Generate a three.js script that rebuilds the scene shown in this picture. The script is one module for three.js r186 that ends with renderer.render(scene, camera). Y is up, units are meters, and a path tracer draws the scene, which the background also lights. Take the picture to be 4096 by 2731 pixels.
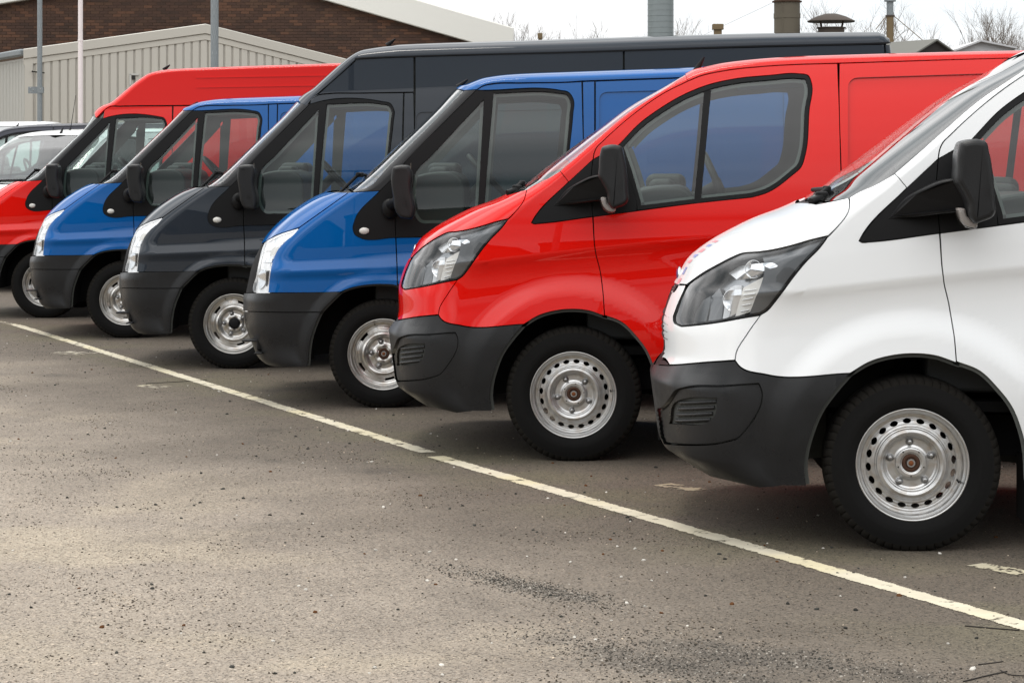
import * as THREE from 'three';
import { mergeGeometries } from 'three/addons/utils/BufferGeometryUtils.js';
import { RoundedBoxGeometry } from 'three/addons/geometries/RoundedBoxGeometry.js';
import { ImprovedNoise } from 'three/addons/math/ImprovedNoise.js';

// ------------------------------------------------------------------ camera, sky, sun, exposure
// The photograph is 4096 x 2731; its focal length is about 9230 of its pixels and its horizon lies at y = 648 (a shifted lens: uprights stay upright).
const F = 9230, PX = 2048, PY = 648, EYE = 1.5;
const scene = new THREE.Scene();
const camera = new THREE.PerspectiveCamera(2 * Math.atan(2731 / 2 / F) * 180 / Math.PI, 4096 / 2731, 0.1, 900);
camera.position.set(0, EYE, 0);
camera.lookAt(0, EYE, -10);
camera.setViewOffset(4096, 2731, 0, 2731 / 2 - PY, 4096, 2731);
scene.add(camera);

const renderer = new THREE.WebGLRenderer({ antialias: true });
renderer.toneMapping = THREE.LinearToneMapping;
renderer.toneMappingExposure = 1.0;
renderer.shadowMap.enabled = true;
renderer.shadowMap.type = THREE.PCFSoftShadowMap;

const noise = new ImprovedNoise();
const fbm = (x, y, z, o = 4) => { let s = 0, a = 0.5; for (let i = 0; i < o; i++) { s += a * noise.noise(x, y, z); x *= 2.03; y *= 2.03; z *= 2.03; a *= 0.5; } return s; };
function rng(seed) { let s = seed >>> 0; return () => { s = (s + 0x6D2B79F5) >>> 0; let t = s; t = Math.imul(t ^ (t >>> 15), t | 1); t ^= t + Math.imul(t ^ (t >>> 7), t | 61); return ((t ^ (t >>> 14)) >>> 0) / 4294967296; }; }
const smooth = (a, b, x) => { const t = Math.min(1, Math.max(0, (x - a) / (b - a))); return t * t * (3 - 2 * t); };
const lerp = (a, b, t) => a + (b - a) * t;

{ // a high overcast: pale even cloud with long soft streaks, the same all round
  const w = 1024, h = 512, data = new Float32Array(w * h * 4);
  for (let j = 0; j < h; j++) {
    const el = (j + 0.5) / h * Math.PI - Math.PI / 2, up = Math.max(0, Math.sin(el));
    for (let i = 0; i < w; i++) {
      const az = (i + 0.5) / w * 2 * Math.PI, k = 1 / (0.16 + up);
      const X = Math.cos(az) * k, Z = Math.sin(az) * k;
      const c = fbm(X * 0.42 + 7, Z * 1.15, 3.1, 5) + 0.8 * fbm(X * 0.16, Z * 0.3 + 4, 9.7, 3);
      const L = Math.max(0.32, 1.04 * (1 + 1.2 * up) * (1 + (0.25 + 1.55 * smooth(0.05, 0.17, up)) * c)), cool = Math.max(0, -c) * 0.22;
      const p = (j * w + i) * 4, q = el < 0 ? 0.4 : L;
      data[p] = q * (1 - cool); data[p + 1] = q; data[p + 2] = q * (1 + 0.6 * cool); data[p + 3] = 1;
    }
  }
  const sky = new THREE.DataTexture(data, w, h, THREE.RGBAFormat, THREE.FloatType);
  sky.mapping = THREE.EquirectangularReflectionMapping;
  sky.magFilter = THREE.LinearFilter; sky.minFilter = THREE.LinearFilter; sky.wrapS = THREE.RepeatWrapping; sky.needsUpdate = true;
  scene.background = sky; scene.environment = sky;
}
const sun = new THREE.DirectionalLight(0xfff8ee, 1.5);
sun.position.set(-8, 34, -19); sun.target.position.set(-1, 0, -14);
sun.castShadow = true; sun.shadow.radius = 38; sun.shadow.mapSize.set(4096, 4096);
Object.assign(sun.shadow.camera, { left: -30, right: 30, top: 30, bottom: -40, near: 1, far: 120 });
scene.add(sun, sun.target);

// ------------------------------------------------------------------ helpers
const used = new Map();
function numbered(n) { const k = used.get(n) || 0; used.set(n, k + 1); return k ? `${n}_${String(k).padStart(3, '0')}` : n; }
function tag(o, label, category, group, kind) { o.userData.label = label; if (category) o.userData.category = category; if (group) o.userData.group = group; if (kind) o.userData.kind = kind; return o; }
function shade(o) { o.traverse(c => { if (c.isMesh) { c.castShadow = true; c.receiveShadow = true; } }); return o; }
function top(o, name) { o.name = numbered(name); scene.add(o); return o; }
function mesh(name, geo, mat, parent) { const m = new THREE.Mesh(geo, mat); m.name = name; if (parent) parent.add(m); return m; }
function ground(nx, ny) { const d = F * EYE / (ny - PY); return new THREE.Vector3((nx - PX) * d / F, 0, -d); }   // the point of the ground that the photo shows at a pixel
function at(nx, ny, d) { return new THREE.Vector3((nx - PX) * d / F, EYE + (PY - ny) * d / F, -d); }                 // a point at a known depth
const merge = gs => mergeGeometries(gs.map(g => { const q = g.index ? g.toNonIndexed() : g; for (const k of Object.keys(q.attributes)) if (!['position', 'normal', 'uv'].includes(k)) q.deleteAttribute(k); if (!q.attributes.uv) q.setAttribute('uv', new THREE.BufferAttribute(new Float32Array(q.attributes.position.count * 2), 2)); return q; }));
const box = (w, h, d, x = 0, y = 0, z = 0) => new THREE.BoxGeometry(w, h, d).translate(x, y, z);
const rbox = (w, h, d, r, x = 0, y = 0, z = 0, s = 3) => new RoundedBoxGeometry(w, h, d, s, r).translate(x, y, z);
function bar(a, b, r, seg = 8, r2 = r) { const A = new THREE.Vector3(...(a.toArray ? a.toArray() : a)), B = new THREE.Vector3(...(b.toArray ? b.toArray() : b)); const L = A.distanceTo(B); const g = new THREE.CylinderGeometry(r2, r, L, seg); g.translate(0, L / 2, 0); g.applyQuaternion(new THREE.Quaternion().setFromUnitVectors(new THREE.Vector3(0, 1, 0), B.clone().sub(A).normalize())); return g.translate(A.x, A.y, A.z); }
function lathe(pts, seg = 48) { return new THREE.LatheGeometry(pts.map(p => new THREE.Vector2(...p)), seg).rotateX(Math.PI / 2); }   // turned about z
function mirrored(g) { // the same part on the other flank of a vehicle
  const m = g.clone(), p = m.attributes.position, n = m.attributes.normal;
  for (let i = 0; i < p.count; i++) { p.setZ(i, -p.getZ(i)); n.setZ(i, -n.getZ(i)); }
  if (m.index) { const a = m.index.array; for (let i = 0; i < a.length; i += 3) { const t = a[i]; a[i] = a[i + 1]; a[i + 1] = t; } return m; }
  for (const k of Object.keys(m.attributes)) { const at = m.attributes[k], s = at.itemSize, A = at.array; for (let i = 0; i < at.count; i += 3) for (let c = 0; c < s; c++) { const t = A[i * s + c]; A[i * s + c] = A[(i + 1) * s + c]; A[(i + 1) * s + c] = t; } }
  return m;
}
const std = o => new THREE.MeshStandardMaterial(o), phy = o => new THREE.MeshPhysicalMaterial(o);
const rgb = (r, g, b) => new THREE.Color().setRGB(r, g, b);

// ---- outlines: "x,y" points joined by a curve, "x,y!" is a corner; "A1:" and the like name the picture grid that the next points were read in
function outline(text, grids, step = 0.014, closed = true) {
  let conv = grids['L:']; const P = [];
  for (const tk of text.trim().split(/\s+/)) {
    if (tk.endsWith(':')) { conv = grids[tk]; continue; }
    const sharp = tk.endsWith('!'), [x, y] = tk.replace('!', '').split(',').map(Number), q = conv(x, y);
    P.push([q[0], q[1], sharp]);
  }
  return curve(P, step, closed);
}
function curve(P, step, closed) {
  const n = P.length, out = [], G = (i) => closed ? P[(i + n) % n] : P[Math.max(0, Math.min(n - 1, i))];
  for (let i = 0; i < (closed ? n : n - 1); i++) {
    const b = G(i), c = G(i + 1), a = b[2] ? b : G(i - 1), d = c[2] ? c : G(i + 2);
    const L = Math.hypot(c[0] - b[0], c[1] - b[1]), k = Math.max(1, Math.ceil(L / step));
    const straight = b[2] && c[2];
    for (let s = 0; s < k; s++) {
      const t = s / k;
      if (straight) { out.push([lerp(b[0], c[0], t), lerp(b[1], c[1], t)]); continue; }
      const f = j => { const p0 = b[2] ? 2 * b[j] - c[j] : a[j], p1 = b[j], p2 = c[j], p3 = c[2] ? 2 * c[j] - b[j] : d[j];
        const l0 = b[2] ? L : Math.hypot(b[0] - a[0], b[1] - a[1]), l2 = c[2] ? L : Math.hypot(d[0] - c[0], d[1] - c[1]);
        const v1 = ((p2 - p1) / L * l0 + (p1 - p0) / l0 * L) / (l0 + L) * L, v2 = ((p2 - p1) / L * l2 + (p3 - p2) / l2 * L) / (l2 + L) * L;
        const t2 = t * t, t3 = t2 * t; return (2 * t3 - 3 * t2 + 1) * p1 + (t3 - 2 * t2 + t) * v1 + (-2 * t3 + 3 * t2) * p2 + (t3 - t2) * v2; };
      out.push([f(0), f(1)]);
    }
  }
  if (!closed) out.push([P[n - 1][0], P[n - 1][1]]);
  return out;
}
const areaOf = p => { let a = 0; for (let i = 0; i < p.length; i++) { const q = p[(i + 1) % p.length]; a += p[i][0] * q[1] - q[0] * p[i][1]; } return a / 2; };
const ccw = p => areaOf(p) < 0 ? p.slice().reverse() : p;
function inset(p, d) { // moves an outline inwards (d > 0) or outwards
  if (!d) return p; p = ccw(p); const n = p.length, out = [];
  for (let i = 0; i < n; i++) {
    const a = p[(i + n - 1) % n], b = p[i], c = p[(i + 1) % n];
    let ax = b[0] - a[0], ay = b[1] - a[1], cx = c[0] - b[0], cy = c[1] - b[1]; const la = Math.hypot(ax, ay) || 1, lc = Math.hypot(cx, cy) || 1;
    const n1 = [-ay / la, ax / la], n2 = [-cy / lc, cx / lc]; let mx = n1[0] + n2[0], my = n1[1] + n2[1]; const l = Math.hypot(mx, my) || 1; mx /= l; my /= l;
    const k = Math.min(2.5, 1 / Math.max(0.3, mx * n1[0] + my * n1[1]));
    out.push([b[0] + mx * d * k, b[1] + my * d * k]);
  }
  return out;
}
function inside(p, x, y) { let c = false; for (let i = 0, j = p.length - 1; i < p.length; j = i++) { const a = p[i], b = p[j]; if ((a[1] > y) !== (b[1] > y) && x < (b[0] - a[0]) * (y - a[1]) / (b[1] - a[1]) + a[0]) c = !c; } return c; }

function slabs(loops) { // upright strips that together cover the outline less its holes
  const E = [], X = []; for (const q of loops) for (let i = 0; i < q.length; i++) { const a = q[i], b = q[(i + 1) % q.length]; X.push(a[0]); if (Math.abs(a[0] - b[0]) > 1e-9) E.push(a[0] < b[0] ? [a, b] : [b, a]); }
  X.sort((a, b) => a - b); E.sort((a, b) => a[0][0] - b[0][0]); const out = [];
  for (let k = 0; k + 1 < X.length; k++) {
    const x0 = X[k], x1 = X[k + 1]; if (x1 - x0 < 1e-7) continue; const m = (x0 + x1) / 2, c = [];
    for (const [a, b] of E) { if (a[0] > m) break; if (b[0] < m) continue; const f = x => a[1] + (b[1] - a[1]) * (x - a[0]) / (b[0] - a[0]); c.push([f(x0), f(x1)]); }
    c.sort((p, q) => p[0] + p[1] - q[0] - q[1]);
    for (let i = 0; i + 1 < c.length; i += 2) { const l = c[i], h = c[i + 1], T = [[x0, l[0]], [x1, l[1]]]; if (h[1] - l[1] > 1e-9) T.push([x1, h[1]]); if (h[0] - l[0] > 1e-9) T.push([x0, h[0]]); if (T.length > 2) out.push({ T, x0, x1, y0: Math.min(l[0], l[1]), y1: Math.max(h[0], h[1]) }); }
  }
  return out;
}
// ---- skins: a curved sheet; each corner is [u, v, x, y, z, normal], where u, v is the plane that outlines are drawn on; panels are cut from it along outlines
class Skin {
  constructor() { this.t = []; this.bin = null; }
  quad(a, b, c, d) { this.tri(a, b, c); this.tri(a, c, d); }
  tri(a, b, c) { const s = (b[0] - a[0]) * (c[1] - a[1]) - (c[0] - a[0]) * (b[1] - a[1]); if (Math.abs(s) < 1e-9) return; this.t.push(s > 0 ? [a, b, c] : [a, c, b]); }
  index(cell = 0.04) { this.cell = cell; this.bin = new Map(); this.t.forEach((t, i) => { const x0 = Math.floor(Math.min(t[0][0], t[1][0], t[2][0]) / cell), x1 = Math.floor(Math.max(t[0][0], t[1][0], t[2][0]) / cell), y0 = Math.floor(Math.min(t[0][1], t[1][1], t[2][1]) / cell), y1 = Math.floor(Math.max(t[0][1], t[1][1], t[2][1]) / cell); for (let x = x0; x <= x1; x++) for (let y = y0; y <= y1; y++) { const k = x * 5000 + y; if (!this.bin.has(k)) this.bin.set(k, []); this.bin.get(k).push(i); } }); return this; }
  layers() { for (const t of this.t) { const p = this.find((t[0][0] + t[1][0] + t[2][0]) / 3, (t[0][1] + t[1][1] + t[2][1]) / 3); t.deep = !!p && p[2] > (t[0][4] + t[1][4] + t[2][4]) / 3 + 0.10; } return this; }   // marks what lies under another layer
  find(x, y) { const l = this.bin.get(Math.floor(x / this.cell) * 5000 + Math.floor(y / this.cell)); if (!l) return null;
    let best = null;   // where the sheet lies twice over the plane, the outer layer counts
    for (const i of l) { const [a, b, c] = this.t[i], D = (b[0] - a[0]) * (c[1] - a[1]) - (c[0] - a[0]) * (b[1] - a[1]); const u = ((x - a[0]) * (c[1] - a[1]) - (c[0] - a[0]) * (y - a[1])) / D, v = ((b[0] - a[0]) * (y - a[1]) - (x - a[0]) * (b[1] - a[1])) / D; if (u >= -1e-3 && v >= -1e-3 && u + v <= 1.001) { const p = a.map((q, k) => q + u * (b[k] - q) + v * (c[k] - q)).slice(2); if (!best || p[2] > best[2]) best = p; } } return best; }
  cut(poly, o = {}) { // o.holes, o.gap (drawn in by this much), o.off (raised along the normal), o.rim (depth of the turned-in edge), o.both (mirrored across the middle too)
    const outer = inset(ccw(poly), o.gap || 0), holes = (o.holes || []).map(h => inset(ccw(h), -(o.gap || 0)));
    const all = [outer, ...holes], ears0 = slabs(all), under = o.under ? ccw(o.under) : outer, earsUnder = o.both && (o.under || holes.length) ? slabs([under]) : ears0;
    let bx0 = 1e9, bx1 = -1e9, by0 = 1e9, by1 = -1e9; for (const p of o.under ? [...outer, ...under] : outer) { bx0 = Math.min(bx0, p[0]); bx1 = Math.max(bx1, p[0]); by0 = Math.min(by0, p[1]); by1 = Math.max(by1, p[1]); }
    const edges = []; for (const q of all) for (let i = 0; i < q.length; i++) { const a = q[i], b = q[(i + 1) % q.length]; edges.push([Math.min(a[0], b[0]), Math.max(a[0], b[0]), Math.min(a[1], b[1]), Math.max(a[1], b[1])]); }
    const pos = [], nor = [], off = o.off || 0;
    const put = o.into ? null : v => { pos.push(v[2] + v[5] * off, v[3] + v[6] * off, v[4] + v[7] * off); const l = Math.hypot(v[5], v[6], v[7]) || 1; nor.push(v[5] / l, v[6] / l, v[7] / l); };
    const edgesUnder = []; if (earsUnder !== ears0) for (let i = 0; i < under.length; i++) { const a = under[i], b = under[(i + 1) % under.length]; edgesUnder.push([Math.min(a[0], b[0]), Math.max(a[0], b[0]), Math.min(a[1], b[1]), Math.max(a[1], b[1])]); }
    for (const t of this.t) {
      if (t.deep && !o.both && !o.into) continue;
      const low = t.deep && earsUnder !== ears0, ears = low ? earsUnder : ears0, line = low ? edgesUnder : edges, ol = low ? under : outer, hl = low ? [] : holes;
      const x0 = Math.min(t[0][0], t[1][0], t[2][0]), x1 = Math.max(t[0][0], t[1][0], t[2][0]), y0 = Math.min(t[0][1], t[1][1], t[2][1]), y1 = Math.max(t[0][1], t[1][1], t[2][1]);
      if (x1 < bx0 || x0 > bx1 || y1 < by0 || y0 > by1) continue;
      let cross = false; for (const e of line) if (e[0] <= x1 && e[1] >= x0 && e[2] <= y1 && e[3] >= y0) { cross = true; break; }
      if (!cross) { if (inside(ol, t[0][0], t[0][1]) && !hl.some(h => inside(h, t[0][0], t[0][1]))) { if (o.into) o.into.tri(...t); else t.forEach(put); } continue; }
      for (const e of ears) {
        if (e.x0 > x1 || e.x1 < x0 || e.y0 > y1 || e.y1 < y0) continue;
        let q = t;
        for (let k = 0; k < e.T.length && q.length; k++) {
          const a = e.T[k], b = e.T[(k + 1) % e.T.length], r = [], sd = v => (b[0] - a[0]) * (v[1] - a[1]) - (b[1] - a[1]) * (v[0] - a[0]);
          for (let i = 0; i < q.length; i++) { const c = q[i], d = q[(i + 1) % q.length], sc = sd(c), s2 = sd(d); if (sc >= 0) r.push(c); if ((sc > 0 && s2 < 0) || (sc < 0 && s2 > 0)) { const f = sc / (sc - s2); r.push(c.map((w, j) => w + f * (d[j] - w))); } }
          q = r;
        }
        for (let i = 2; i < q.length; i++) { if (o.into) o.into.tri(q[0], q[i - 1], q[i]); else { put(q[0]); put(q[i - 1]); put(q[i]); } }
      }
    }
    if (o.into) return o.into;
    for (let i = 0; i < pos.length; i += 9) { // faces turn the way their normals point
      const a = pos.slice(i, i + 9), ux = a[3] - a[0], uy = a[4] - a[1], uz = a[5] - a[2], vx = a[6] - a[0], vy = a[7] - a[1], vz = a[8] - a[2];
      if ((uy * vz - uz * vy) * (nor[i] + nor[i + 3] + nor[i + 6]) + (uz * vx - ux * vz) * (nor[i + 1] + nor[i + 4] + nor[i + 7]) + (ux * vy - uy * vx) * (nor[i + 2] + nor[i + 5] + nor[i + 8]) < 0) for (let k = 0; k < 3; k++) { let t = pos[i + 3 + k]; pos[i + 3 + k] = pos[i + 6 + k]; pos[i + 6 + k] = t; t = nor[i + 3 + k]; nor[i + 3 + k] = nor[i + 6 + k]; nor[i + 6 + k] = t; }
    }
    if (o.rim) for (const [w, q] of all.entries()) for (let i = 0; i < q.length; i++) {
      const a = q[i], b = q[(i + 1) % q.length], A = this.find(...a), B = this.find(...b); if (!A || !B) continue;
      const l = Math.hypot(b[0] - a[0], b[1] - a[1]); if (l < 1e-6) continue; const nx = (b[1] - a[1]) / l * (w ? -1 : 1), ny = -(b[0] - a[0]) / l * (w ? -1 : 1);
      const P = (v, d) => [v[0] + v[3] * d, v[1] + v[4] * d, v[2] + v[5] * d], r = [P(A, off), P(A, off - o.rim), P(B, off - o.rim), P(A, off), P(B, off - o.rim), P(B, off)];
      for (const v of r) { pos.push(...v); nor.push(nx, ny, 0); }
    }
    const g = new THREE.BufferGeometry(); g.setAttribute('position', new THREE.BufferAttribute(new Float32Array(pos), 3)); g.setAttribute('normal', new THREE.BufferAttribute(new Float32Array(nor), 3));
    const uv = new Float32Array(pos.length / 3 * 2); for (let i = 0; i < pos.length / 3; i++) { uv[2 * i] = pos[3 * i] + 0.3 * pos[3 * i + 2]; uv[2 * i + 1] = pos[3 * i + 1]; } g.setAttribute('uv', new THREE.BufferAttribute(uv, 2));
    return o.both ? mergeGeometries([g, mirrored(g)]) : g;
  }
}
function flatSkin(x0, x1, y0, y1, c, z) { // a sheet z(x, y) over a rectangle
  const s = new Skin(), nx = Math.ceil((x1 - x0) / c), ny = Math.ceil((y1 - y0) / c), e = 1e-3, G = [];
  for (let j = 0; j <= ny; j++) for (let i = 0; i <= nx; i++) { const x = lerp(x0, x1, i / nx), y = lerp(y0, y1, j / ny), h = z(x, y), a = -(z(x + e, y) - h) / e, b = -(z(x, y + e) - h) / e, l = Math.hypot(a, b, 1); G.push([x, y, x, y, h, a / l, b / l, 1 / l]); }
  for (let j = 0; j < ny; j++) for (let i = 0; i < nx; i++) { const k = j * (nx + 1) + i; s.quad(G[k], G[k + 1], G[k + nx + 2], G[k + nx + 1]); }
  return s.index(c * 1.5);
}

// ------------------------------------------------------------------ materials
function grainTexture(size, fn, srgb) { const d = new Uint8Array(size * size * 4); for (let j = 0; j < size; j++) for (let i = 0; i < size; i++) { const c = fn(i, j), p = (j * size + i) * 4; d[p] = c[0]; d[p + 1] = c[1]; d[p + 2] = c[2]; d[p + 3] = 255; } const t = new THREE.DataTexture(d, size, size); t.wrapS = t.wrapT = THREE.RepeatWrapping; t.magFilter = THREE.LinearFilter; t.minFilter = THREE.LinearMipmapLinearFilter; t.generateMipmaps = true; if (srgb) t.colorSpace = THREE.SRGBColorSpace; t.needsUpdate = true; return t; }
const rr = rng(11);
const leather = grainTexture(256, () => { const v = 90 + rr() * 130; return [v, v, v]; });            // moulded plastic grain
leather.repeat.set(3, 3);
const dusty = grainTexture(512, (i, j) => { const v = 150 + 190 * fbm(i / 46, j / 46, 1.3, 5) + rr() * 14; return [0, Math.max(60, Math.min(255, v)), 0]; }); // uneven film of road dust: roughness only
dusty.repeat.set(0.6, 0.6);
const paint = (r, g, b, metal = 0) => phy({ color: rgb(r, g, b), roughness: 0.42, metalness: metal, clearcoat: 0.68, clearcoatRoughness: 0.0, ior: 1.5, specularIntensity: 0.0 });
const wheelDirt = grainTexture(512, (i, j) => { const n = fbm(i / 40, j / 40, 8, 5), k = 240 + 36 * n + rr() * 8, w = Math.max(0, -n) * 40; return [k, k - 0.5 * w, k - w].map(q => Math.max(120, Math.min(255, q))); }, true); wheelDirt.repeat.set(2.2, 2.2);   // brake dust
const M = {
  red: paint(0.66, 0.006, 0.003), white: paint(0.79, 0.805, 0.815), blue: paint(0.001, 0.088, 0.31), grey: paint(0.022, 0.028, 0.037), slate: paint(0.03, 0.032, 0.046), offwhite: paint(0.72, 0.73, 0.74),
  plastic: phy({ color: rgb(0.015, 0.0155, 0.0165), roughness: 0.62, roughnessMap: dusty, specularIntensity: 0.5, bumpMap: leather, bumpScale: 0.0006 }),
  trim: phy({ color: rgb(0.0065, 0.0065, 0.007), roughness: 0.45, specularIntensity: 0.3 }),
  pillar: phy({ color: rgb(0.020, 0.0205, 0.022), roughness: 0.4, specularIntensity: 0.5 }),
  rubber: phy({ color: rgb(0.006, 0.006, 0.0065), roughness: 0.6, specularIntensity: 0.4 }),
  tyre: phy({ color: rgb(0.0058, 0.0056, 0.0055), roughness: 0.78, specularIntensity: 0.32, bumpMap: leather, bumpScale: 0.0005 }),
  tread: phy({ color: rgb(0.0125, 0.0112, 0.0095), roughness: 0.9, specularIntensity: 0.3 }), soft: std({ color: rgb(0.70, 0.71, 0.72), roughness: 0.3, metalness: 0.8 }),
  shell: phy({ color: rgb(0.065, 0.068, 0.064), roughness: 0.8, specularIntensity: 0.3 }),
  lining: std({ color: rgb(0.095, 0.102, 0.096), roughness: 0.8 }), lampWhite: std({ color: rgb(0.9, 0.9, 0.9), roughness: 0.3, metalness: 0.25 }),
  dash: phy({ color: rgb(0.022, 0.024, 0.024), roughness: 0.55, specularIntensity: 0.6 }),
  seat: std({ color: rgb(0.014, 0.015, 0.017), roughness: 0.95 }),
  dark: phy({ color: rgb(0.006, 0.006, 0.006), roughness: 0.85, specularIntensity: 0.3 }),
  under: phy({ color: rgb(0.011, 0.011, 0.012), roughness: 0.8, specularIntensity: 0.3 }),
  glass: phy({ color: rgb(0.74, 0.85, 0.82), roughness: 0, metalness: 0, transmission: 1, thickness: 0, ior: 1.62 }),
  screen: phy({ color: rgb(0.80, 0.88, 0.86), roughness: 0, metalness: 0, transmission: 1, thickness: 0, ior: 1.85 }),
  lens: phy({ color: rgb(0.96, 0.97, 0.98), roughness: 0, metalness: 0, transmission: 1, thickness: 0, ior: 1.5 }),
  chrome: std({ color: rgb(0.82, 0.83, 0.84), roughness: 0.08, metalness: 1 }),
  satin: std({ color: rgb(0.40, 0.41, 0.42), roughness: 0.22, metalness: 0.9 }),
  bulbGlass: std({ color: rgb(0.30, 0.27, 0.25), roughness: 0.3 }), bezel: std({ color: rgb(0.11, 0.115, 0.12), roughness: 0.28, metalness: 0.5 }),
  steel: std({ map: wheelDirt, color: rgb(0.60, 0.60, 0.595), roughness: 0.33, metalness: 0.88 }),
  steelB: std({ map: wheelDirt, color: rgb(0.60, 0.59, 0.57), roughness: 0.28, metalness: 0.9 }),
  bolt: std({ color: rgb(0.42, 0.42, 0.42), roughness: 0.35, metalness: 0.9 }),
  rust: std({ color: rgb(0.20, 0.065, 0.02), roughness: 0.9, metalness: 0.2 }),
  rustDark: std({ color: rgb(0.07, 0.032, 0.018), roughness: 0.85, metalness: 0.3 }),
  amber: phy({ color: rgb(0.9, 0.87, 0.82), roughness: 0.12, transmission: 0.35, thickness: 0 }),
  clear: std({ color: rgb(0.60, 0.585, 0.55), roughness: 0.25 }),
  redPrint: std({ color: rgb(0.62, 0.22, 0.25), roughness: 0.5 }), bluePrint: std({ color: rgb(0.22, 0.24, 0.46), roughness: 0.5 }),
  badge: std({ color: rgb(0.02, 0.05, 0.16), roughness: 0.25 }),
};

// ------------------------------------------------------------------ van bodies
// x runs rearwards from the front axle, y up from the ground, z towards the near flank. A body is a skin: a flank z = W(x, y) inside the shoulder line D,
// and a band that turns from D over the front, bonnet, screen, roof and tail to the middle line C.
// A van was measured in the photo: which column its front hub stands at, how far off it is, and how far it is turned. "draw" gives where the photo shows one of its points
// (as if on the flank, in metres), "find" turns a point of the photo back into a point of the van at a known z.
function survey(hub, d, base, turn) {
  const c = Math.cos(turn), n = Math.sin(turn), Xh = (hub - PX) * d / F, k0 = F / d, Z = 0.93;
  return {
    draw(x, y, z) { const X = Xh - Z * n + x * c + z * n, D = d + Z * c + x * n - z * c; return [(PX + F * X / D - hub) / k0, (base - PY - F * (EYE - y) / D) / k0]; },
    find(nx, ny, z) { const k = (nx - PX) / F, D0 = d + (Z - z) * c, x = (k * D0 - Xh + (Z - z) * n) / (c - k * n); return [x, EYE + (PY - ny - (base - PY - F * EYE / d - 0) * 0) / F * (D0 + x * n)]; },
    flat: (nx, ny) => [(nx - hub) / k0, (base - ny) / k0],
  };
}
const TURN_A = -0.07, viewA = survey(2293, 11.55, 1848, TURN_A), viewB = survey(1532, 14.06, 1633, 0), viewHigh = survey(932, 16.72, 1476, 0), viewMid = survey(177, 22.19, 1272, 0);
function bodySkin(pairs, W, foot, shear, view, fineTo = 1.35) {
  const s = new Skin(), e = 1e-3;
  const sideN = (x, y) => { const a = -(W(x + e, y) - W(x - e, y)) / (2 * e), b = -(W(x, y + e) - W(x, y - e)) / (2 * e), l = Math.hypot(a, b, 1); return [a / l, b / l, 1 / l]; };
  const rows = [], T = 24, N = pairs.length;
  for (const p of pairs) { // from the photo to the van: the shoulder lies on the flank, the outline somewhat towards the middle
    if (p.local) continue; let z = 0.9; for (let i = 0; i < 4; i++) { p.D = p.view.find(...p.pd, z); z = W(...p.D); } p.C = p.view.find(...p.pc, p.z);
  }
  const cr = (p0, p1, p2, p3, t) => { const t2 = t * t, t3 = t2 * t; return 0.5 * (2 * p1 + (p2 - p0) * t + (2 * p0 - 5 * p1 + 4 * p2 - p3) * t2 + (3 * p1 - p0 - 3 * p2 + p3) * t3); };
  for (let i = 0; i < N - 1; i++) {
    const b = pairs[i], c = pairs[i + 1], a = b.sharp || !i ? null : pairs[i - 1], d = c.sharp || i + 2 >= N ? null : pairs[i + 2];
    const L = Math.max(Math.hypot(c.C[0] - b.C[0], c.C[1] - b.C[1]), Math.hypot(c.D[0] - b.D[0], c.D[1] - b.D[1])), k = Math.max(2, Math.ceil(L / (b.C[0] > fineTo ? 0.12 : 0.022)));
    for (let j = 0; j < k + (i === N - 2 ? 1 : 0); j++) { const t = j / k, f = (w, q) => cr(a ? a[w][q] : 2 * b[w][q] - c[w][q], b[w][q], c[w][q], d ? d[w][q] : 2 * c[w][q] - b[w][q], t); rows.push({ C: [f('C', 0), f('C', 1)], D: [f('D', 0), f('D', 1)], n: lerp(b.n, c.n, t) }); }
  }
  const G = rows.map(r => { const ws = W(...r.D), out = []; for (let q = 0; q <= T; q++) { const a = q / T * Math.PI / 2, sn = Math.pow(Math.sin(a), 2 / r.n), cs = Math.pow(Math.max(0, Math.cos(a)), 2 / r.n), c2 = q === T ? 0 : cs; out.push([r.D[0] + (r.C[0] - r.D[0]) * c2, r.D[1] + (r.C[1] - r.D[1]) * c2, ws * sn]); } return out; });
  const R = G.length;
  const Nn = G.map((g, i) => g.map((p, q) => {
    if (q === T) return sideN(p[0], p[1]);
    const u0 = G[Math.max(0, i - 1)][q], u1 = G[Math.min(R - 1, i + 1)][q], v0 = q ? g[q - 1] : [g[1][0], g[1][1], -g[1][2]], v1 = g[q + 1];
    const n = new THREE.Vector3(u1[0] - u0[0], u1[1] - u0[1], u1[2] - u0[2]).cross(new THREE.Vector3(v1[0] - v0[0], v1[1] - v0[1], v1[2] - v0[2])).normalize();
    const D = rows[i].D, C = rows[i].C; if (n.x * (C[0] - D[0]) + n.y * (C[1] - D[1]) < 0) n.negate(); if (!q) { n.z = 0; n.normalize(); }
    return [n.x, n.y, n.z];
  }));
  const at3 = (p, n) => [...view.draw(p[0], p[1], p[2]), ...p, ...n], V = (i, q) => at3(G[i][q], Nn[i][q]);
  for (let i = 0; i < R - 1; i++) for (let q = 0; q < T; q++) s.quad(V(i, q), V(i + 1, q), V(i + 1, q + 1), V(i, q + 1));
  // the flank
  const poly = [...rows.map(r => r.D), ...foot], xs = [], ys = [], X0 = Math.min(...poly.map(p => p[0])), X1 = Math.max(...poly.map(p => p[0])), Y0 = Math.min(...poly.map(p => p[1])), Y1 = Math.max(...poly.map(p => p[1]));
  for (let x = X0; x < fineTo; x += 0.024) xs.push(x); for (let x = fineTo; x < X1; x += 0.09) xs.push(x); xs.push(X1 + 0.001);
  for (let y = shear(0) - Math.ceil((shear(0) - Y0 + 0.5) / 0.02) * 0.02; y < Y1 + 0.35; y += 0.02) ys.push(y - shear(0));
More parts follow.
